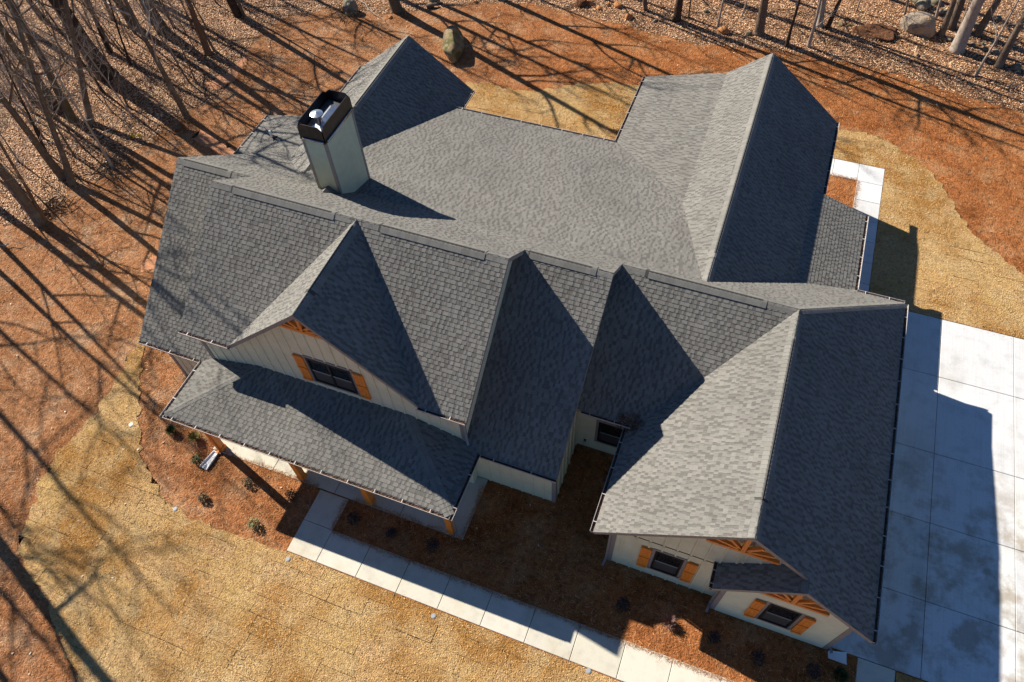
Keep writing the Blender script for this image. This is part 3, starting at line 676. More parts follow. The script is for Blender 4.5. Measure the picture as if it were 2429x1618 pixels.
# cricket on the uphill side
zc = pz(PR, 0, cy0)
kid(ch, MB().add([(cx0 + .12, cy0 + .02, zc + .02), (cx1 - .05, cy0 + .02, zc + .02), (xm, cy0 + .02, zc + .3), (xm, cy0 - .42, pz(PR, 0, cy0 - .42) + .025)], [(0, 3, 2), (1, 2, 3), (0, 1, 3)], (.2, .19, .175)), 'cricket', M['shingle'])
vp = hb(MB().tube([(-10.13, 7.45, 3.35), (-10.13, 7.45, 3.85)], .05, 10), 'vent_pipe', M['white_plastic']); kid(vp, MB().add([(-10.33, 7.25, 3.37), (-9.93, 7.25, 3.47), (-9.93, 7.65, 3.47), (-10.33, 7.65, 3.37), (-10.13, 7.45, 3.52)], [(0, 1, 4), (1, 2, 4), (2, 3, 4), (3, 0, 4)]), 'vent_boot', M['bronze'])
# ------------------------------------------------------------------ ground, straw, lawns, paving
D = {}
D['front_outer'] = [(-12.31, -1.4), (-11.6, -4.13), (-11.43, -6.1), (-11.54, -8.19), (-11.4, -9.11), (-10.97, -10.42), (-10.16, -11.82), (-9.4, -12.29), (-7.68, -13.07), (-6.26, -14.06), (-5.07, -14.77), (-3.41, -15.68), (-1.32, -16.55)]
D['front_inner'] = [(-11.69, -2.22), (-11.23, -3.33), (-10.65, -4.24), (-9.57, -5.75), (-8.35, -7.14), (-7.21, -7.85), (-6.27, -8.4), (-5.0, -8.5), (-3.84, -8.62), (-2.55, -8.45), (-1.39, -8.49), (-1.07, -8.46)]
D['rear_outer'] = [(-5.47, 18.19), (-4.13, 18.54), (-2.86, 18.45), (-1.68, 18.58), (-0.63, 19.08), (0.15, 19.75), (1.0, 20.3), (2.65, 20.82), (4.0, 20.9), (6.72, 21.01), (9.48, 20.78), (12.14, 20.55), (14.35, 20.57), (15.28, 20.64), (16.51, 20.59), (17.32, 20.02), (18.11, 19.53), (19.05, 18.64), (19.77, 17.35), (20.31, 16.2), (20.87, 15.21), (21.5, 14.58), (22.23, 13.94), (22.62, 13.48), (23.03, 13.14), (23.86, 12.59), (25.12, 11.95)]
D['wood_edge'] = [(-34.53, -6.14), (-28.17, -1.98), (-22.99, 1.01), (-20.88, 1.48), (-21.29, 3.94), (-20.64, 4.9), (-20.06, 5.97), (-20.21, 7.09), (-19.61, 8.09), (-19.39, 10.67), (-18.19, 12.82), (-18.56, 15.02), (-19.13, 17.65), (-19.29, 19.17), (-18.67, 20.8), (-16.4, 22.64), (-12.97, 23.1), (-10.06, 24.49), (-7.22, 26.11), (-4.59, 26.77), (-2.29, 26.63), (1.91, 26.25), (5.93, 25.68), (9.54, 26.29), (11.92, 26.48), (16.59, 26.28), (19.94, 25.37), (23.17, 24.8), (26.45, 24.02), (31.54, 22.72)]
D['trees'] = [('T1', -25.69, 12.52, -0.056, -0.08, 0.423), ('T2', -21.45, 4.44, 0.13, 0.213, 0.147), ('T3', -21.09, 1.7, 0.009, 0.018, 0.214), ('T4', -18.82, 10.78, -0.027, -0.034, 0.141), ('T5', -21.12, 16.18, 0.017, 0.018, 0.166), ('T6', -21.67, 20.24, -0.079, -0.076, 0.21), ('T7', -27.02, 14.49, 0.052, 0.068, 0.129), ('T8', -23.73, 8.69, 0.175, 0.244, 0.158), ('T9', -22.18, 4.64, -0.016, -0.03, 0.174), ('T10', -24.88, 8.6, 0.045, 0.07, 0.193), ('T11', -20.14, 6.08, 0.004, 0.006, 0.068), ('T12', -20.89, 1.83, 0.054, 0.107, 0.085), ('T13', -25.21, 17.32, -0.082, -0.096, 0.294), ('T14', -21.25, 20.28, -0.049, -0.046, 0.081), ('T15', -27.53, 17.33, -0.048, -0.059, 0.206), ('T16', -26.64, 9.2, -0.007, -0.012, 0.21), ('T17', -20.92, 16.54, -0.081, -0.085, 0.066), ('T18', -33.66, 16.17, -0.049, -0.074, 0.143), ('T19', -29.08, 17.4, 0.053, 0.068, 0.093), ('T20', -33.88, 14.81, 0.01, 0.016, 0.193), ('T21', -24.79, 17.9, -0.065, -0.073, 0.071), ('T22', -24.82, 11.15, -0.047, -0.068, 0.066), ('T23', -28.01, 9.06, -0.004, -0.007, 0.102), ('R1', 2.28, 28.23, -0.165, -0.032, 0.1), ('R2', 4.32, 27.73, 0.003, 0.0, 0.184), ('R3', 4.93, 28.23, -0.056, -0.007, 0.037), ('R4', 6.76, 27.79, -0.015, -0.001, 0.061), ('R5', 9.15, 27.76, -0.084, -0.003, 0.213), ('R6', 10.84, 26.96, -0.034, 0.0, 0.084), ('R7', 12.02, 27.33, -0.074, 0.003, 0.085), ('R8', 12.33, 29.62, -0.129, 0.005, 0.138), ('R9', 12.8, 29.57, 0.086, -0.005, 0.101), ('R10', 18.93, 30.62, -0.093, 0.018, 0.143), ('R11', 19.43, 31.63, -0.091, 0.018, 0.198), ('R12', 19.8, 29.45, -0.051, 0.011, 0.287), ('R13', 20.81, 31.3, 0.054, -0.013, 0.172), ('R14', 21.94, 28.58, -0.038, 0.01, 0.178), ('R15', 20.84, 27.37, -0.001, 0.0, 0.062), ('R16', 16.88, 32.22, -0.198, 0.028, 0.053), ('R17', 18.56, 32.24, -0.14, 0.025, 0.06), ('R18', 21.47, 33.04, -0.16, 0.038, 0.068), ('R19', 19.6, 29.71, -0.108, 0.023, 0.038), ('M1', -12.24, 23.63, -0.131, -0.08, 0.27)]
D['left_off'] = [(-26.28, 2.39), (-26.61, 1.68), (-26.25, 0.23), (-26.44, -1.71), (-25.27, -3.68), (-27.3, -3.63), (-21.59, -6.92), (-20.45, -8.86), (-23.18, -8.78), (-19.65, -11.15), (-20.78, -12.08), (-29.62, -5.42), (-34.83, 2.33), (-35.61, 0.31)]
D['top_off'] = [(-21.94, 24.46), (-19.74, 27.3), (-15.18, 27.03), (-13.35, 30.33), (-9.84, 27.85), (-9.13, 32.73), (-4.91, 30.13), (-2.83, 33.46), (1.13, 32.47), (5.55, 33.28), (9.05, 35.91), (-28.61, 23.54), (-33.06, 21.65), (12.94, 36.02), (20.26, 37.71)]
D['shrubs'] = [(-7.83, -5.84), (-6.78, -5.77), (-6.12, -6.56), (-3.76, -6.66), (-5.01, -7.79), (-2.67, -8.0), (-1.92, -6.58), (0.67, -6.57), (2.2, -6.6), (3.76, -6.48), (10.58, -6.17), (13.62, -6.14), (15.05, -6.29), (16.73, -6.07), (12.17, -6.2), (17.51, -5.91)]
D['lids'] = [(-9.61, -6.12), (-5.8, -8.49), (-0.87, -8.68), (4.76, -8.67), (10.11, -8.51)]
D['rocksR'] = [(0.58, 27.91, 60), (1.54, 26.97, 60), (-0.01, 27.94, 40), (7.18, 27.18, 75), (5.81, 29.01, 35), (3.12, 27.16, 30), (13.48, 29.98, 40), (13.94, 30.02, 28), (8.57, 27.42, 45), (17.75, 33.09, 110), (18.44, 33.71, 90), (18.93, 32.85, 60), (17.41, 33.6, 70), (21.12, 30.37, 26), (21.91, 33.08, 55), (20.75, 32.04, 40), (20.59, 30.24, 26), (21.22, 29.82, 40), (21.79, 29.68, 45), (19.38, 30.24, 40), (17.74, 28.22, 36), (22.81, 28.51, 60), (20.69, 30.06, 20), (21.77, 32.17, 24), (-0.43, 27.39, 40)]
D['rocksM'] = [(-11.96, 23.67, 48), (-12.28, 22.71, 36), (-10.51, 25.19, 70), (-10.49, 24.62, 45), (-7.92, 25.85, 40), (-1.58, 27.44, 90), (-1.13, 27.74, 60)]
D['brush'] = [(-15.25, 22.49), (-21.05, 2.58), (-20.01, 6.25), (15.53, 29.94), (-26.88, 9.35)]
D['logM'] = [(-10.58, 24.38), (-10.05, 24.83)]
D['yellow'] = [-20.55, 8.43]
D['sticks'] = [((-25.25, 6.44), (-21.97, 7.18)), ((-20.64, 5.02), (-20.33, 7.39)), ((-22.74, 3.64), (-23.35, 5.01)), ((-22.08, 2.83), (-20.69, 3.48)), ((-22.36, 7.87), (-21.86, 9.65)), ((-21.81, -0.27), (-20.56, 0.32)), ((22.35, 26.35), (23.21, 27.95)), ((-15.11, 23.95), (-12.25, 22.05))]
D['frame'] = [(-37.86, 16.99), (23.3, 35.71), (22.83, -4.14), (-7.69, -15.45)]
def sheet(name, poly, z, mtl, kind='structure', jag=0.0, step=.5, skirt=.0):
    pts = []
    n = len(poly)
    for i in range(n):
        a = Vector(poly[i]); b = Vector(poly[(i + 1) % n]); L_ = (b - a).length; k = max(1, int(L_ / step)) if jag else 1
        for j in range(k):
            p = a.lerp(b, j / k)
            if jag: p = p + Vector((random.gauss(0, jag), random.gauss(0, jag)))
            pts.append(p)
    bm = bmesh.new(); f = bm.faces.new([bm.verts.new((p.x, p.y, z)) for p in pts])
    if f.calc_area() and f.normal.z < 0: f.normal_flip()
    bmesh.ops.triangulate(bm, faces=bm.faces); bmesh.ops.recalc_face_normals(bm, faces=bm.faces)
    me = bpy.data.meshes.new(name); bm.to_mesh(me); bm.free(); me.materials.append(mtl)
    for q in me.polygons:
        if q.normal.z < 0: me.flip_normals(); break
    o = bpy.data.objects.new(name, me); link(o); o['kind'] = kind; return o
sheet('ground', [(-400, -400), (400, -400), (400, 500), (-400, 500)], -.06, M['litter'])
YARD = D['wood_edge'] + [(60, 15), (60, -45), (-40, -45), (-40, -8)]
sheet('pine_straw_ground', YARD, -.03, M['straw'], jag=.12, step=.4)
house_fp = [[(-8.9, -3.4), (-5.8, -3.8), (4.4, -3.8), (7.27, -3.48), (7.27, -.94), (9.67, -.94), (9.67, -4.83), (13.3, -5.23), (17.04, -5.23), (17.04, 6.6), (13.3, 6.6), (13.3, 15.8), (8.6, 15.8), (8.6, 7.6), (-2.9, 7.6), (-2.9, 12.6), (-7.9, 12.6), (-7.9, 6), (-8.9, 6)]]
# paving: every slab its own piece
def slab(par, x0, x1, y0, y1, zt=0.0, th=.10, mtl='walk', tint=None):
    g = .008; f = tint or random.uniform(.94, 1.05); b = .012
    mb = MB(); X0, X1, Y0, Y1 = x0 + g, x1 - g, y0 + g, y1 - g
    mb.add([(X0, Y0, zt - th), (X1, Y0, zt - th), (X1, Y1, zt - th), (X0, Y1, zt - th), (X0, Y0, zt - b), (X1, Y0, zt - b), (X1, Y1, zt - b), (X0, Y1, zt - b), (X0 + b, Y0 + b, zt), (X1 - b, Y0 + b, zt), (X1 - b, Y1 - b, zt), (X0 + b, Y1 - b, zt)],
        [(0, 1, 5, 4), (1, 2, 6, 5), (2, 3, 7, 6), (3, 0, 4, 7), (4, 5, 9, 8), (5, 6, 10, 9), (6, 7, 11, 10), (7, 4, 8, 11), (8, 9, 10, 11)], (f, f, f * random.uniform(.97, 1.01)))
    o = mb.build('slab', M[mtl], None); o.parent = par; return o
PAVE = []
def paving(name, bed, cells, mtl):
    base = MB()
    for (x0, x1, y0, y1) in bed: base.box((x0 + .02, y0 + .02, -.11), (x1 - .02, y1 - .02, -.022))
    o = base.build(name, M['joint'], None); o['kind'] = 'structure'
    for c in cells: slab(o, *c, mtl=mtl)
    PAVE.extend(bed); return o
wx = [-1.09, .11] + [.11 + 1.555 * i for i in range(1, 7)] + [11.0, 12.55, 14.1, 15.65, 17.2, 18.75]
paving('front_walk', [(-1.09, 18.75, -8.43, -7.20), (-1.09, .11, -7.20, -5.97)], [(a, b, -8.43, -7.20) for a, b in zip(wx, wx[1:])] + [(-1.09, .11, -7.20, -5.97)], 'walk')
paving('porch_floor', [(-5.9, 4.66, -5.93, -3.49)], [(a, b, -5.93, -3.49) for a, b in ((-5.9, -3.2), (-3.2, -.52), (-.52, 2.15), (2.15, 4.66))], 'walk')
dx = [17.08, 19.88, 22.61, 25.4, 28.2, 31.0, 33.8]; dy = [-5.14, -2.61, .23, 3.08, 6.62, 9.62]
paving('driveway', [(17.08, 33.8, -5.14, 9.62)], [(a, b, c, d) for a, b in zip(dx, dx[1:]) for c, d in zip(dy, dy[1:])], 'concrete')
paving('driveway_walk', [(18.0, 19.14, -7.2, -5.15)], [(18.0, 19.14, -7.2, -5.15)], 'walk')
bx0, bx1 = 15.72, 16.9
by = [8.0, 9.3, 10.55, 11.8, 13.1, 14.4, 15.7, 17.0]
paving('side_walk', [(bx0, bx1, 8.0, 17.0), (13.4, bx1, 17.0, 18.25)], [(bx0, bx1, c, d) for c, d in zip(by, by[1:])] + [(13.4, 14.55, 17.0, 18.25), (14.55, bx0, 17.0, 18.25), (bx0, bx1, 17.0, 18.25)], 'concrete')
# lawns of laid sod: each mat its own piece
def lawn(name, poly, holes, label):
    base = sheet(name, poly, -.026, M['soil'], jag=0)
    xs_ = [p[0] for p in poly]; ys_ = [p[1] for p in poly]; pcs = []
    RW, RL = .60, 1.34; r = 0; y = min(ys_)
    while y < max(ys_):
        x = min(xs_) - random.random() * RL
        while x < max(xs_):
            l = RL * random.uniform(.92, 1.05); g = .002
            c = clip_rect(poly, x + g, x + l - g, y + g * .6, y + RW - g * .6)
            x += l
            if len(c) < 3 or abs(area2(c)) < .03: continue
            if area2(c) < 0: c.reverse()
            m_ = sum(p[0] for p in c) / len(c), sum(p[1] for p in c) / len(c)
            if any(h[0] - .05 < m_[0] < h[1] + .05 and h[2] - .05 < m_[1] < h[3] + .05 for h in holes): continue
            pcs.append((c, m_))
        y += RW; r += 1
    pcs.sort(key=lambda q: (Vector((*q[1], 0)) - CAM_LOC).length)
    rest = MB()
    for i, (c, m_) in enumerate(pcs):
        z = random.uniform(-.004, .006); tx, ty = random.gauss(0, .006), random.gauss(0, .012); k = len(c)
        cc = [(px + random.gauss(0, .006), py + random.gauss(0, .006)) for px, py in c]
        cen = m_
        top = [(cen[0] + (px - cen[0]) * .996, cen[1] + (py - cen[1]) * .990, z + (px - cen[0]) * tx + (py - cen[1]) * ty) for px, py in cc]
        mid = [(px, py, z - .014 + (px - cen[0]) * tx + (py - cen[1]) * ty) for px, py in cc]
        bot = [(px, py, -.05) for px, py in cc]
        f = random.gauss(1.0, .035); col = (f, f * random.gauss(1, .012), f * random.gauss(1, .04))
        mb = MB() if i < 298 else rest
        mb.add(top + mid + bot, [tuple(range(k))] + [(k + j, k + (j + 1) % k, (j + 1) % k, j) for j in range(k)] + [(2 * k + j, 2 * k + (j + 1) % k, k + (j + 1) % k, k + j) for j in range(k)], col)
        if i < 298: o = mb.build('sod_mat', M['sod'], None, fix=False); o.parent = base
    if rest.v: o = rest.build('sod_mats', M['sod'], None, fix=False); o.parent = base; o['kind'] = 'stuff'
    return poly
def rough_edge(pl, jag=.075, step=.2):
    q = []
    for a, b in zip(pl, pl[1:]):
        a = Vector(a); b = Vector(b); k = max(1, int((b - a).length / step))
        q += [tuple(a.lerp(b, j / k) + Vector((random.gauss(0, jag), random.gauss(0, jag)))) for j in range(k)]
    return q + [pl[-1]]
for k_ in ('front_outer', 'front_inner', 'rear_outer'): D[k_] = rough_edge(D[k_])
M['bare_clay'] = mat('bare_red_clay', (.50, .235, .125), .95, spec=.05, noise=[(2, 5, (.42, .19, .10), .45, .65), (14, 4, .7, .48, .68)], bump=[(10, .6, .04, 4)])
for pl in ([(-13.0, 1.2), (-12.2, 2.6), (-11.2, 4.6), (-10.6, 6.0), (-10.9, 6.8), (-11.7, 5.4), (-12.8, 3.4), (-13.6, 2.0), (-14.6, 1.3), (-14.3, .8)],
           [(-17.6, 9.3), (-16.0, 8.9), (-14.4, 8.6), (-14.6, 9.2), (-16.2, 9.7), (-17.4, 10.2)], [(-19.6, 13.6), (-18.6, 13.2), (-18.2, 14.6), (-18.5, 16.6), (-19.1, 16.4), (-19.0, 14.8)], [(-11.8, -2.6), (-11.2, -1.0), (-10.6, 1.2), (-9.6, 1.2), (-9.5, -2.4)]):
    sheet('bare_clay', pl, -.022, M['bare_clay'], jag=.09, step=.25)
FL = D['front_outer'] + [(6, -18.5), (40, -18.5), (40, -8.46)] + [(-1.07, -8.46)] + D['front_inner'][::-1][1:]
RL_ = D['rear_outer'] + [(40, 9.63), (16.91, 9.63), (16.91, 18.26), (13.35, 18.26), (8.6, 16.2), (8.5, 8), (-3, 8), (-3, 12.8)]
lawn('front_lawn', FL, [], ''); lawn('rear_lawn', RL_, [], '')
lawn('drive_side_lawn', [(19.17, -8.4), (40, -8.4), (40, -5.18), (19.17, -5.18)], [], '')

# scatter: needles, grass, leaves -- too many to count
FR = D['frame']; cxm = sum(p[0] for p in FR) / 4; cym = sum(p[1] for p in FR) / 4
FRM = [(cxm + (p[0] - cxm) * 1.12, cym + (p[1] - cym) * 1.12) for p in FR]
def rand_in(n, x0, x1, y0, y1): return np.column_stack([rng.uniform(x0, x1, n), rng.uniform(y0, y1, n)])
def paved(P, e=0.0):
    r = np.zeros(len(P), bool)
    for (x0, x1, y0, y1) in PAVE: r |= (P[:, 0] > x0 + e) & (P[:, 0] < x1 - e) & (P[:, 1] > y0 + e) & (P[:, 1] < y1 - e)
    return r
def strips(name, P, z0, ln, wd, tilt, cols, mtl, quad=False, kind='stuff'):
    n = len(P); a = rng.uniform(0, 2 * np.pi, n); l = rng.uniform(ln[0], ln[1], n)[:, None]; w = rng.uniform(wd[0], wd[1], n)[:, None]
    e = rng.uniform(tilt[0], tilt[1], n)
    d = np.column_stack([np.cos(a) * np.cos(e), np.sin(a) * np.cos(e), np.sin(e)]); s = np.column_stack([-np.sin(a), np.cos(a), rng.uniform(-.5, .5, n)])
    c = np.column_stack([P, np.full(n, z0) + rng.uniform(0, .015, n)])
    if quad:
        V = np.stack([c, c + d * l * .5 + s * w, c + d * l, c + d * l * .5 - s * w], 1).reshape(-1, 3); F = np.arange(4 * n).reshape(n, 4)
    else:
        V = np.stack([c - s * w * .5, c + s * w * .5, c + d * l], 1).reshape(-1, 3); F = np.arange(3 * n).reshape(n, 3)
    o = big_mesh(name, V, F, mtl, cols); link(o); o['kind'] = kind; return o
def palette(n, pal, var=.18):
    p = np.array(pal); k = rng.integers(0, len(p), n); return np.clip(p[k] * rng.normal(1, var, (n, 1)), .005, .9)
xy = rand_in(620000, -40, 32, -19, 42); xy = xy[inpoly(xy, FRM)]
fp = house_fp[0]; inh = inpoly(xy, fp); iny = inpoly(xy, YARD); inl = inpoly(xy, FL) | inpoly(xy, RL_)
pv = paved(xy, .0)
edge = paved(xy, .07 + 0) 
st = iny & ~inl & ~inh & ~edge
keep = st & (~pv | (rng.random(len(xy)) < .5))
P = xy[keep]; P = P + rng.normal(0, .09, P.shape) * (rng.random(len(P)) < .5)[:, None]; dens = np.where(P[:, 1] > 12, .55, 1.0); P = P[rng.random(len(P)) < dens]
n = len(P); C = palette(n, [(.42, .165, .056), (.52, .23, .09), (.19, .066, .024), (.64, .36, .17)])
t = np.clip((-P[:, 0] - 2 + rng.normal(0, 3, n)) / 8, 0, 1)[:, None]; C *= 1 + t * (np.array([1.04, 1.26, 1.62]) - 1)
strips('pine_straw', P, -.028, (.10, .24), (.007, .013), (-.02, .22), C, M['needle'])
P = rand_in(420000, -14, 32, -19, 23); P = P[inpoly(P, FRM) & (inpoly(P, FL) | inpoly(P, RL_)) & ~paved(P, -.02)]
hn = np.sin(P[:, 0] * .9 + 2 * np.sin(P[:, 1] * .7)) * np.cos(P[:, 1] * 1.1) * .5 + .5
C = palette(len(P), [(.57, .365, .165), (.66, .46, .24), (.43, .245, .095), (.54, .36, .18)], .16) * (.92 + .14 * hn[:, None])
strips('lawn_grass', P, -.004, (.04, .10), (.013, .024), (.1, 1.0), C, M['blade'])
P = xy[~iny][:230000]; P = np.vstack([P, P + rng.normal(0, .3, P.shape)]); P = P[~inpoly(P, YARD) | (rng.random(len(P)) < .3)]; Q = P[rng.random(len(P)) < .22] + rng.normal(0, 1.5, (int(0), 2)) if False else P[rng.random(len(P)) < .22]; Q = Q + rng.normal(0, 1.3, Q.shape); Q = Q[inpoly(Q, YARD) & ~inpoly(Q, fp)]; nW = len(P); P = np.vstack([P, Q])
C = palette(len(P), [(.62, .34, .18), (.38, .18, .085), (.80, .54, .34), (.13, .06, .03), (.50, .26, .125), (.68, .41, .23)], .24)
strips('fallen_leaves', P, -.045, (.06, .115), (.018, .036), (-.25, .5), C, M['leaf'], quad=True)
# stray leaves on straw and lawn
P = rand_in(5200, -34, 30, -17, 30); P = P[inpoly(P, FRM) & ~inpoly(P, fp)]; k = ~(paved(P)); P = P[k]
P = P[rng.random(len(P)) < np.where(P[:, 0] < -6, .45, .06)]
strips('stray_leaves', P, -.008, (.06, .12), (.02, .04), (-.1, .4), palette(len(P), [(.58, .42, .28), (.42, .25, .14), (.66, .54, .42)]), M['leaf'], quad=True)
# straw that drifted over the edges of the paving
q = []
for (x0, x1, y0, y1) in ((.12, 17.9, -7.22, -7.22), (.11, .11, -7.2, -6.0), (4.66, 4.66, -5.9, -3.7), (.3, 4.6, -5.93, -5.93), (-5.8, -1.2, -5.93, -5.93), (15.72, 15.72, 14.5, 17.0), (13.8, 15.7, 17.0, 17.0)):
    L_ = math.hypot(x1 - x0, y1 - y0); n = int(L_ * 170); t = rng.random(n)
    off = np.abs(rng.normal(0, .07, n)) * (.6 + .6 * np.sin(t * L_ * 2.2) ** 2)
    X = x0 + (x1 - x0) * t; Y = y0 + (y1 - y0) * t
    if y0 == y1 and y0 == -7.22: Y = Y - off
    elif y0 == y1 and y0 > 0: Y = Y + off
    elif y0 == y1: Y = Y + off
    elif x0 == 15.72: X = X + off
    else: X = X - off
    q.append(np.column_stack([X, Y]))
P = np.vstack(q); strips('drifted_straw', P, .002, (.08, .2), (.005, .010), (-.02, .15), palette(len(P), [(.34, .15, .055), (.26, .11, .04), (.42, .21, .09)]), M['needle'])

# ------------------------------------------------------------------ trees
def grow(seed, Hh, R, first, nb, spread, depth=3, twigs=5, taper=.25):
    r = random.Random(seed); tr = MB(); cr = MB()
    pts = []; x = y = 0; n = 11
    for i in range(n):
        t = i / (n - 1); pts.append(Vector((x, y, Hh * t))); x += r.gauss(0, .018 * Hh / 10); y += r.gauss(0, .018 * Hh / 10)
    rad = [R * (1 + .75 * math.exp(-i * 2.2)) * (1 - (1 - taper * .6) * (i / (n - 1)) ** 1.15) for i in range(n)]
    pts = [Vector((0, 0, -.15)), pts[0] + Vector((0, 0, .12))] + pts[1:]; rad = [R * 1.9, R * 1.35] + rad[1:]
    tr.tube(pts, rad, 9)
    def branch(p, d, L_, rb, lev):
        k = 4 if lev < 2 else 3; q = [p]; dd = d.copy()
        for i in range(k):
            dd = (dd + Vector((r.gauss(0, .22), r.gauss(0, .22), r.gauss(.10, .14)))).normalized(); q.append(q[-1] + dd * (L_ / k))
        cr.tube(q, [rb * (1 - .75 * i / k) for i in range(k + 1)], 5 if lev == 0 else (4 if lev == 1 else 3), cap=False)
        if lev + 1 < depth:
            m_ = r.randint(3, 5) if lev == 0 else twigs
            for j in range(m_):
                t = r.uniform(.25, 1.0); i = min(k - 1, int(t * k)); pp = q[i].lerp(q[i + 1], t * k - i)
                nd = (dd + Vector((r.gauss(0, .65), r.gauss(0, .65), r.gauss(.15, .35)))).normalized()
                branch(pp, nd, L_ * r.uniform(.35, .6), max(.004, rb * .42), lev + 1)
    for j in range(nb):
        t = first + (1 - first) * (j + r.random()) / nb; t = min(t, .985); i = min(len(pts) - 2, max(2, int(t * (n - 1)) + 1))
        a = j * 2.4 + r.uniform(-.5, .5); p = pts[i].lerp(pts[i + 1] if i + 1 < len(pts) else pts[i], r.random())
        d = Vector((math.cos(a), math.sin(a), r.uniform(.35, 1.1))).normalized()
        branch(p, d, Hh * spread * (1.15 - .75 * t) * r.uniform(.7, 1.2), max(.012, R * .42 * (1.1 - .75 * t)), 0)
    return tr, cr
KIND = {}
def kind_mesh(key, *a, **k):
    tr, cr = grow(*a, **k); KIND[key] = (tr, cr)
for i in range(3):
    kind_mesh(('thin', i), 20 + i, 9.5, .07, .16, 17, .19, twigs=7)
    kind_mesh(('mid', i), 30 + i, 15.5, .14, .26, 16, .20, twigs=6)
    kind_mesh(('thick', i), 40 + i, 19.5, .24, .32, 15, .24, twigs=6)
for i in range(2): kind_mesh(('limby', i), 60 + i, 21, .24, .34, 9, .36, depth=3, twigs=3)
kind_mesh(('sapling', 0), 51, 5.2, .035, .3, 16, .32, depth=3, twigs=8); kind_mesh(('sapling', 1), 52, 6.2, .04, .25, 18, .32, depth=3, twigs=8)
CACHE = {}
def plant_tree(x, y, lx, ly, r, label, bark, cls=None, group=None, rot=None, i=[0], name='bare_tree'):
    i[0] += 1
    cls = cls or ('thin' if r < .1 else 'mid' if r < .19 else 'thick'); base = {'thin': .07, 'mid': .14, 'thick': .24, 'limby': .24, 'sapling': .038}[cls]
    v = i[0] % (2 if cls in ('sapling', 'limby') else 3); key = (cls, v, bark)
    e = empty(name, (x, y, -.05)); tag(e, label, 'tree', group or 'bare trees of the winter wood')
    if key not in CACHE:
        tr, cr = KIND[(cls, v)]; a = tr.build('trunk', M[bark], e, smooth=True); b = cr.build('crown', M['twig'] if cls in ('sapling', 'thin') or v == 1 else M[bark], e, fix=False)
        CACHE[key] = (a, b)
    else:
        for src in CACHE[key]: c = src.copy(); COL.objects.link(c); c.parent = e
    k = r / base; kz = max(.75, min(1.25, k ** .3))
    q = Vector((lx, ly, 1)).normalized(); Rm = Vector((0, 0, 1)).rotation_difference(q).to_matrix() @ Matrix.Rotation(rot if rot is not None else random.uniform(0, 6.28), 3, 'Z')
    e.rotation_euler = Rm.to_euler(); e.scale = (max(.6, min(1.9, k)),) * 2 + (kz,)
    return e
TL_ = {
 'T1': ('thick dark trunk standing alone in the leaf litter, widest of the upper left wood', 'bark_dark'),
 'T2': ('slender brown tree leaning over the straw, rooted beside the forked long shadow', 'bark'),
 'T3': ('grey tree at the lower left corner of the wood, rooted beside the yellowish root clump', 'bark'),
 'T4': ('slim tree whose foot meets the straw edge up the slope from the yellow scrap', 'bark'),
 'T5': ('straight tree with its foot on bare clay left of the far gable', 'bark_red'),
 'T6': ('tree where the straw meets the top edge, beside a thin stem', 'bark_dark'),
 'T7': ('thin dark tree just right of the widest trunk in the upper left wood', 'bark_dark'),
 'T8': ('brown tree left of the yellow scrap, its long shadow running past it', 'bark'),
 'T9': ('leaning grey tree just left of the slender brown tree', 'bark'),
 'T10': ('mossy tree in the middle of the left wood beside a low dark bush', 'bark_moss'),
 'T11': ('thin dead stem rising from the upturned root clump at the straw edge', 'bark_pale'),
 'T12': ('thin stem close against the grey corner tree, on its right', 'bark_red'),
 'T13': ('mossy stout trunk wrapped in vines near the top edge, left of the clay bank', 'bark_moss'),
 'T14': ('thin stem right beside the tree where the straw meets the top edge', 'bark'),
 'T15': ('medium trunk cut by the top edge between the widest trunk and the mossy vine trunk', 'bark_moss'),
 'T16': ('stout grey tree behind the low dark bush on the left', 'bark_moss'),
 'T17': ('whip thin tree standing against the straight tree on the bare clay', 'bark'),
 'T18': ('dark tree far back in the upper left corner', 'bark_dark'),
 'T19': ('thin tree far back between the two thickest trunks', 'bark'),
 'T20': ('tree in the very top left corner thicket', 'bark_dark'),
 'T21': ('thin leaning stem just right of the mossy vine trunk', 'bark'),
 'T22': ('bent thin tree just below the foot of the widest trunk', 'bark_dark'),
 'T23': ('slim tree at the left edge above the mossy tree', 'bark'),
 'R1': ('short cut-off trunk at the top edge right of the orange clods', 'bark'),
 'R2': ('dark trunk at the top edge with a bent vine shadow at its foot', 'bark_dark'),
 'R3': ('hair thin stem right of the dark trunk with the bent shadow', 'bark'),
 'R4': ('thin grey tree above the orange rock', 'bark_pale'),
 'R5': ('stout brown trunk standing above the right roof apex', 'bark'),
 'R6': ('slim dark tree right above the right roof apex', 'bark_dark'),
 'R7': ('slim pale tree just right of the slim dark one over the roof apex', 'bark_pale'),
 'R8': ('upright tree of the close pair left of the yellow stone', 'bark_pale'),
 'R9': ('slanting dark tree of the close pair left of the yellow stone', 'bark_dark'),
 'R10': ('slim tree right beside the big pale boulder', 'bark'),
 'R11': ('darker trunk behind the slim tree by the big pale boulder', 'bark'),
 'R12': ('large pale trunk, thickest of the upper right wood', 'bark_pale'),
 'R13': ('leaning brown trunk right of the large pale one', 'bark'),
 'R14': ('leaning grey tree near the right edge, with stones behind its foot', 'bark'),
 'R15': ('pale forked sapling leaning to the right edge below the stones', 'bark_pale'),
 'R16': ('thin stem left of the mossy rock outcrop', 'bark'),
 'R17': ('thin stem in front of the mossy rock outcrop', 'bark_pale'),
 'R18': ('thin dark stem behind the leaning brown trunk', 'bark_dark'),
 'R19': ('wispy sapling standing against the large pale trunk', 'bark_pale'),
 'M1': ('stout mossy trunk cut by the top edge above the big moss striped boulder', 'bark_moss')}
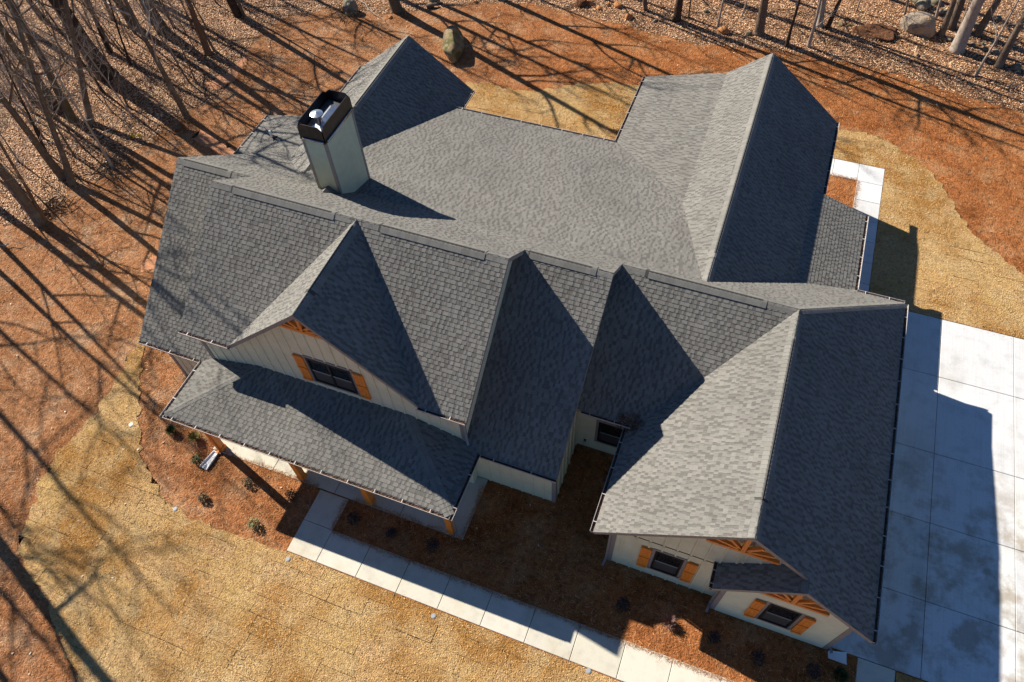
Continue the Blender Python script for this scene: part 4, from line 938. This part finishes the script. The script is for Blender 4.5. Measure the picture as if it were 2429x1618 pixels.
for (n_, x, y, lx, ly, r) in D['trees']: plant_tree(x, y, lx, ly, r, *TL_[n_], rot=(sum(map(ord, n_)) * 1.7) % 6.28)
SAP = [(-29.5, 11.2, 'pale twiggy sapling in the middle of the left wood'), (-27.0, 7.6, 'pale twiggy sapling near the left edge of the wood'), (-31.5, 13.5, 'pale twiggy sapling below the top left corner'), (-25.2, 6.2, 'small pale sapling behind the leaning grey tree'), (-23.2, 9.8, 'small pale sapling by the yellow scrap'), (-22.6, 15.0, 'pale sapling left of the straight tree on bare clay'),
       (22.4, 31.0, 'pale twiggy sapling at the right edge of the upper right wood'), (14.2, 31.8, 'pale sapling above the yellow stone'), (7.9, 29.3, 'pale sapling left of the stout brown trunk'), (-26.5, 15.9, 'pale sapling between the mossy vine trunk and the thin dark tree')]
for x, y, lb in SAP: plant_tree(x, y, random.gauss(0, .06), random.gauss(0, .06), .038, lb, 'bark_pale', 'sapling', 'saplings among the trees')
TK = random.Random(77); TKL = ['thin leaning stem %s' % q for q in ('in front of the widest trunk', 'behind the slender brown tree', 'near the dark bush', 'left of the widest trunk', 'above the yellow scrap', 'in the thicket under the top left corner', 'between the mossy tree and the leaning grey tree', 'at the left edge above the grey corner tree', 'right of the widest trunk', 'below the thin dark tree', 'left of the mossy vine trunk', 'in the thicket at the left edge')]
for lb, (x, y) in zip(TKL, [(-26.6, 11.6), (-23.4, 5.2), (-27.6, 8.4), (-29.0, 12.8), (-22.0, 10.0), (-35.0, 15.6), (-25.6, 6.9), (-24.6, 3.2), (-25.0, 13.8), (-26.2, 14.6), (-26.8, 16.6), (-31.0, 8.8)]): plant_tree(x, y, TK.gauss(0, .10), TK.gauss(0, .10), TK.uniform(.035, .07), lb, TK.choice(['bark', 'bark_dark', 'bark_pale', 'bark_red']), 'thin', 'thin stems in the left wood')
for i, (x, y) in enumerate(D['left_off']):
  if i in (0, 1, 2, 3, 4, 6, 7, 8, 9, 10, 11): x -= .95 * {3: 7, 4: 8, 7: 0, 8: 5, 9: 4, 10: 3, 11: 2, 6: 8}.get(i, 0); y += .31 * {3: 7, 4: 8, 7: 0, 8: 5, 9: 4, 10: 3, 11: 2, 6: 8}.get(i, 0); plant_tree(x, y, random.gauss(0, .03), random.gauss(0, .03), [.2, .13, .11, .2, .26, .17, .15, .3, .2, .24, .15, .22, .16, .19][i], 'tall bare tree of the wood beyond the left edge', 'bark', 'limby', 'wood beyond the left edge')
for i, (x, y) in enumerate(D['top_off']): plant_tree(x, y, random.gauss(0, .03), random.gauss(0, .03), [.15, .24, .2, .13, .22, .17, .12, .2, .14, .16, .2, .18, .2, .2, .24][i], 'tall bare tree of the wood beyond the top edge', 'bark', None, 'wood beyond the top edge')
ru = random.Random(91); WE = D['wood_edge']
k_ = 0
while k_ < 36:
    x, y = ru.uniform(-38, -19.5), ru.uniform(1, 25)
    if inpoly(np.array([[x, y]]), YARD)[0] or min(math.hypot(x - a[0], y - a[1]) for a in WE) < .7 or not inpoly(np.array([[x, y]]), FRM)[0]: continue
    k_ += 1; plant_tree(x, y, ru.gauss(0, .12), ru.gauss(0, .12), ru.uniform(.022, .05), 'wispy understorey stem among the trunks of the left wood', 'bark', 'sapling' if ru.random() < .6 else 'thin', 'understorey stems of the left wood', name='sapling')
rf = random.Random(5)
for i in range(12):
    x, y = rf.uniform(-56, -38), rf.uniform(8, 36)
    if inpoly(np.array([[x, y]]), FRM)[0]: continue
    plant_tree(x, y, 0, 0, rf.uniform(.1, .26), 'tall bare tree of the wood beyond the left edge', 'bark', None, 'wood beyond the left edge')

# ------------------------------------------------------------------ rocks and ground clutter
def rock_mesh(name, sx, sy, sz, mtl, seed, sub=3, rough=.16, flat=.35, cuts=7):
    r = random.Random(seed); bm = bmesh.new(); bmesh.ops.create_icosphere(bm, subdivisions=sub, radius=1)
    ph = [(Vector((r.gauss(0, 1), r.gauss(0, 1), r.gauss(0, 1))).normalized(), r.uniform(1, 3.2), r.uniform(0, 6.28), r.uniform(.3, 1)) for _ in range(9)]
    cut = [(Vector((r.gauss(0, 1), r.gauss(0, 1), r.gauss(.3, .7))).normalized(), r.uniform(.62, .9)) for _ in range(cuts)]
    for v in bm.verts:
        p = v.co.normalized(); k = 1 + rough * sum(w * math.sin(f * p.dot(d) * 2 + a) for d, f, a, w in ph) / 3
        q = p * k
        for d, c in cut:
            e = q.dot(d)
            if e > c: q -= d * (e - c) * .85
        v.co = Vector((q.x * sx, q.y * sy, max(q.z, -flat) * sz))
    me = bpy.data.meshes.new(name); bm.to_mesh(me); bm.free(); me.materials.append(mtl); return me
def rock(x, y, sx, sy, sz, mtl, label, seed, rot=0, cat='rock', group=None, name='rock', z=0, **k):
    o = bpy.data.objects.new(name, rock_mesh(name, sx, sy, sz, M[mtl], seed, **k)); link(o); o.location = (x, y, -.05 + sz * .28 + z); o.rotation_euler = (0, 0, rot); tag(o, label, cat, group); return o
b = rock(-7.3, 21.05, .62, 1.5, .86, 'rock_tan', 'large long moss striped boulder on the straw behind the house', 4, rot=.32, cat='boulder', name='boulder', sub=5, rough=.13, cuts=2)
for q in b.data.polygons: q.use_smooth = True
b = rock(17.6, 30.75, 1.0, .75, .85, 'rock_pale', 'big pale faceted boulder among the upper right trees', 9, rot=-.3, cat='boulder', name='boulder', sub=4, rough=.10)
RL = [('rock_orange', 'orange clay clod by the top edge, left one of the two'), ('rock_orange', 'orange clay clod just below the other clod at the straw edge'), ('rock_orange', 'small orange clod at the far left end of the clod row'), ('rock_orange', 'flat orange rock on the wood edge below the thin grey tree'), ('rock_grey', 'small brown stone between the dark trunk and the thin grey tree'), ('rock_grey', 'small grey stone in the litter left of the dark trunk'),
 ('rock_tan', 'yellow stone beside the close pair of trees'), ('rock_tan', 'smaller stone touching the yellow one'), ('rock_grey', 'low grey stone by the stout brown trunk'), ('rock_grey', 'largest mossy rock of the outcrop at the top edge'), ('rock_grey', 'right hand mossy rock of the outcrop'), ('rock_grey', 'dark stone at the right end of the outcrop'), ('rock_grey', 'mossy rock cut by the top edge in the outcrop'),
 ('rock_grey', 'small mossy stone right of the large pale trunk'), ('rock_grey', 'mossy stone behind the leaning brown trunk'), ('rock_grey', 'mossy stone left of the leaning brown trunk'), ('rock_grey', 'small stone at the foot of the large pale trunk, right side'), ('rock_grey', 'mossy stone in the cluster left of the leaning grey tree'), ('rock_grey', 'lowest stone of the cluster left of the leaning grey tree'), ('rock_grey', 'dark stone between the pale boulder and the large pale trunk'), ('rock_pale', 'pale stone alone in the leaf litter below the pale boulder'), ('rock_grey', 'flat stone right of the leaning grey tree'), ('rock_grey', 'tiny stone nearest the large pale trunk'), ('rock_grey', 'small stone behind the cluster near the leaning brown trunk'), ('rock_orange', 'orange clod between the clod row and the straw')]
for i, (x, y, s) in enumerate(D['rocksR']):
    w = s * .437 / 33 / 2.7; rock(x, y + w * .5, w, w * .8, w * .75, RL[i][0], RL[i][1], 100 + i, rot=i * .9, group='stones along the wood edge', sub=3)
RM = [('rock_tan', 'round stone leaning on the mossy trunk at the top edge'), ('rock_orange', 'small orange stone left of the mossy trunk foot'), ('rock_grey', 'wide stone at the top edge right of the mossy trunk'), ('rock_tan', 'stone in front of the wide one at the top edge'), ('rock_orange', 'small stone at the top edge above the far lawn'), ('clay', 'dark clay clod at the top edge'), ('rock_orange', 'orange clod beside the dark clay clod')]
for i, (x, y, s) in enumerate(D['rocksM']):
    w = s * .34 / 38 / 2; rock(x, y + w * .5, w, w * .8, w * .8, RM[i][0], RM[i][1], 200 + i, rot=i * .7, group='stones by the top edge', sub=3)
def twig_pile(x, y, R, Hh, n, mtl, label, name, cat, seed, rad=.02):
    r = random.Random(seed); mb = MB()
    for i in range(n):
        a = r.uniform(0, 6.28); d = R * math.sqrt(r.random()); p = Vector((x + math.cos(a) * d, y + math.sin(a) * d, -.04 + r.random() * Hh * .5)); b_ = r.uniform(0, 6.28); L_ = r.uniform(.3, 1.0) * R
        q = [p]
        for k in range(3): q.append(q[-1] + Vector((math.cos(b_) * L_ / 3 + r.gauss(0, .05), math.sin(b_) * L_ / 3 + r.gauss(0, .05), r.gauss(.02, .08) * Hh)))
        rr = rad * r.uniform(.4, 1.3); mb.tube(q, [rr, rr * .8, rr * .6, rr * .25], 4, cap=False)
    o = mb.build(name, M[mtl], None, fix=False); tag(o, label, cat); return o
bx, by_ = D['brush'][0]; twig_pile(bx, by_, .95, .9, 90, 'bark_moss', 'tangled grey brush heap at the straw edge near the top', 'brush_pile', 'brush pile', 61)
rock(bx + .15, by_ + .25, .6, .5, .6, 'rock_grey', 'grey stump hidden in the tangled brush heap', 62, cat='stump', name='stump')
bx, by_ = D['brush'][1]; twig_pile(bx, by_, .75, .5, 60, 'bark_red', 'yellowish root clump beside the grey corner tree', 'root_clump', 'roots', 63, .035); 
bx, by_ = D['brush'][2]; twig_pile(bx, by_, .8, .6, 70, 'bark', 'upturned brown root clump at the straw edge left of the house', 'root_clump', 'roots', 64, .03)
bx, by_ = D['brush'][3]; rock(bx, by_, 1.2, .75, .30, 'clay', 'dark mound of clay and roots left of the big pale boulder', 65, cat='mound', name='clay_mound', sub=4, rough=.55); twig_pile(bx + .4, by_ - .2, 1.0, .5, 40, 'bark_dark', 'dark roots sticking out of the clay mound', 'root_clump', 'roots', 66)
bx, by_ = D['brush'][4]; twig_pile(bx, by_, 1.0, 1.1, 110, 'bark_moss', 'low dark bush in the left wood beside the mossy tree', 'brush_pile', 'bush', 67)
(a0, a1), (b0, b1) = D['logM']; tag(MB().tube([(a0, a1, .1), ((a0 + b0) / 2, (a1 + b1) / 2, .13), (b0, b1, .1)], [.12, .11, .09], 9).build('log', M['bark'], None), 'short brown log lying among the stones at the top edge', 'log')
SL = ['long straight pale stick on the leaves in the left wood', 'thin pole leaning over the straw edge below the root clump', 'short stick pointing to the slender brown tree', 'stick lying beside the yellowish root clump', 'pale crooked branch beside the yellow scrap', 'stick on the straw at the left picture edge', 'bare branch on the litter at the right edge', 'pale long branch beside the tangled brush heap']
for i, (p, q) in enumerate(D['sticks']):
    r = random.Random(70 + i); a = Vector((*p, .02)); b = Vector((*q, .12)); k = 5; pts = [a.lerp(b, j / k) + Vector((r.gauss(0, .05), r.gauss(0, .05), abs(r.gauss(0, .05)))) for j in range(k + 1)]
    mb = MB().tube(pts, [.035 * (1 - .7 * j / k) for j in range(k + 1)], 5)
    for j in range(2, 5): mb.tube([pts[j], pts[j] + Vector((r.gauss(0, .25), r.gauss(0, .25), .12))], [.014, .004], 4, cap=False)
    tag(mb.build('fallen_branch', M['twig' if i in (0, 4, 7, 5) else 'bark'], None, fix=False), SL[i], 'branch', 'fallen branches')
yx, yy = D['yellow']; mb = MB(); r = random.Random(3)
pts = [Vector((yx - .3 + .15 * k, yy - .1 + .07 * k + r.gauss(0, .05), .04 + .10 * (k % 2))) for k in range(5)]
for k in range(4): mb.add([pts[k] - Vector((0, .07, 0)), pts[k + 1] - Vector((0, .07, .02)), pts[k + 1] + Vector((0, .08, .03)), pts[k] + Vector((.02, .08, 0))], [(0, 1, 2, 3)])
tag(mb.build('plastic_scrap', M['yellow'], None, fix=False), 'crumpled bright yellow plastic scrap lying on the leaves', 'litter')

# ------------------------------------------------------------------ plants in the beds, lids, splash blocks
def shrub(x, y, r_, h, pal, label, seed, name='shrub', n=260, leaf=.05, spiky=False):
    e = empty(name, (x, y, -.02)); tag(e, label, 'shrub', 'young shrubs in the straw beds'); r = random.Random(seed); st = MB(); lf = MB()
    for i in range(9):
        a = r.uniform(0, 6.28); d = Vector((math.cos(a) * r.uniform(.2, .9), math.sin(a) * r.uniform(.2, .9), 1)).normalized(); st.tube([(0, 0, 0), d * (h * .5), d * h * .95 + Vector((r.gauss(0, .04), r.gauss(0, .04), 0))], [.010, .007, .003], 4, cap=False)
    for i in range(n):
        a = r.uniform(0, 6.28); t = r.random() ** .5; zz = r.random(); R_ = r_ * t * math.sqrt(max(.05, 1 - (zz - .35) ** 2 * 1.6)); c = Vector((math.cos(a) * R_, math.sin(a) * R_, .03 + h * zz))
        if spiky: u = (c - Vector((0, 0, -.05))).normalized() * leaf * 2.6; w = Vector((-math.sin(a), math.cos(a), 0)) * leaf * .22
        else: u = Vector((r.gauss(0, 1), r.gauss(0, 1), r.gauss(.2, .6))).normalized() * leaf; w = Vector((r.gauss(0, 1), r.gauss(0, 1), r.gauss(0, .5))).normalized() * leaf * .5
        k = r.uniform(.6, 1.3); lf.add([c - u * .3, c + w, c + u, c - w], [(0, 1, 2, 3)], tuple(q * k for q in r.choice(pal)))
    a = st.build('stem', M['stem'], e, fix=False); b = lf.build('foliage', M['plant_green'], e, fix=False); return e
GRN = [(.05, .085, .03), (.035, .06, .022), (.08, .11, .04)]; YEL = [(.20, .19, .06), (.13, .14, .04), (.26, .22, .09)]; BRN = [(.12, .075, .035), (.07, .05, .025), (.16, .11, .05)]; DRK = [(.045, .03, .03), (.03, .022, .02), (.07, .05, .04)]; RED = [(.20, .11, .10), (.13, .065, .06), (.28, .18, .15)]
SH = [(.22, .30, GRN, 'dark grassy tuft under the front left gutter corner', True), (.26, .30, YEL, 'yellow green grassy tuft left of the first porch post', True), (.28, .42, GRN, 'bright green shrub beside the white splash block', False), (.30, .34, BRN, 'brownish shrub near the second porch post shadow', False), (.26, .30, BRN, 'small dark shrub in the open middle of the left bed', False), (.30, .38, YEL, 'olive shrub nearest the walk in the left bed', False), (.34, .42, BRN, 'shrub at the shade edge beside the walk leg', False),
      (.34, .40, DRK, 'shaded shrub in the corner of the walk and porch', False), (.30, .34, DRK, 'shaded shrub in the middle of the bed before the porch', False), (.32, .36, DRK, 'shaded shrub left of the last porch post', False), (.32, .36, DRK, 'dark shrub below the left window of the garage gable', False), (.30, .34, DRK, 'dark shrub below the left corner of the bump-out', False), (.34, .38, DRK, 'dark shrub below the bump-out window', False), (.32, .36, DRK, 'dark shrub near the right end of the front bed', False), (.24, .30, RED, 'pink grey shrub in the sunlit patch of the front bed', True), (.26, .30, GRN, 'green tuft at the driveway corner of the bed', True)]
for i, (x, y) in enumerate(D['shrubs']): shrub(x, y, SH[i][0] * .72, SH[i][1] * .8, SH[i][2], SH[i][3], 300 + i, spiky=SH[i][4], leaf=.065 if SH[i][4] else .05)
LL = ['white cleanout lid in the grass left of the porch', 'grey cleanout lid on the straw at the left bed edge', 'dark cleanout lid by the walk corner', 'grey valve lid in the lawn below the walk', 'dark valve lid at the bottom edge by the walk']
for i, (x, y) in enumerate(D['lids']):
    e = empty('cleanout_lid', (x, y, 0)); tag(e, LL[i], 'lid', 'round lids in the lawn'); m_ = M['white_plastic' if i < 1 else 'grey_plastic']
    MB().tube([(0, 0, -.03), (0, 0, .025)], .085, 18).build('collar', M['white_plastic'] if i == 0 else M['grey_plastic'], e); MB().tube([(0, 0, .025), (0, 0, .035)], .062, 16).build('lid', m_, e)
def splash(x, y, dirx, diry, L_, label):
    e = empty('splash_block', (x, y, 0)); tag(e, label, 'splash block', 'splash blocks under the downspouts'); d = Vector((dirx, diry, 0)).normalized(); s = Vector((-d.y, d.x, 0))
    w0, w1 = .10, .17; mb = MB()
    a, b = -d * .0, d * L_
    mb.add([a - s * w0, a + s * w0, b + s * w1, b - s * w1, a - s * w0 + Vector((0, 0, .03)), a + s * w0 + Vector((0, 0, .03)), b + s * w1 + Vector((0, 0, .02)), b - s * w1 + Vector((0, 0, .02))], [(4, 5, 6, 7), (0, 1, 5, 4), (1, 2, 6, 5), (2, 3, 7, 6), (3, 0, 4, 7)])
    mb.build('tray', M['white_plastic'], e)
    for sg_ in (-1, 1): MB().bar(a + s * (w0 * sg_) + Vector((0, 0, .04)), b + s * (w1 * sg_) + Vector((0, 0, .04)), .025, .08).build('side_wall', M['white_plastic'], e)
    MB().bar(a - s * w0 + Vector((0, 0, .04)), a + s * w0 + Vector((0, 0, .04)), .025, .09).build('end_wall', M['white_plastic'], e)
splash(-5.66, -6.0, -.12, -1, .75, 'white splash block at the foot of the first porch post'); splash(17.12, -5.4, 1, .12, .55, 'white splash block at the right corner of the bump-out')
bpy.context.view_layer.update()
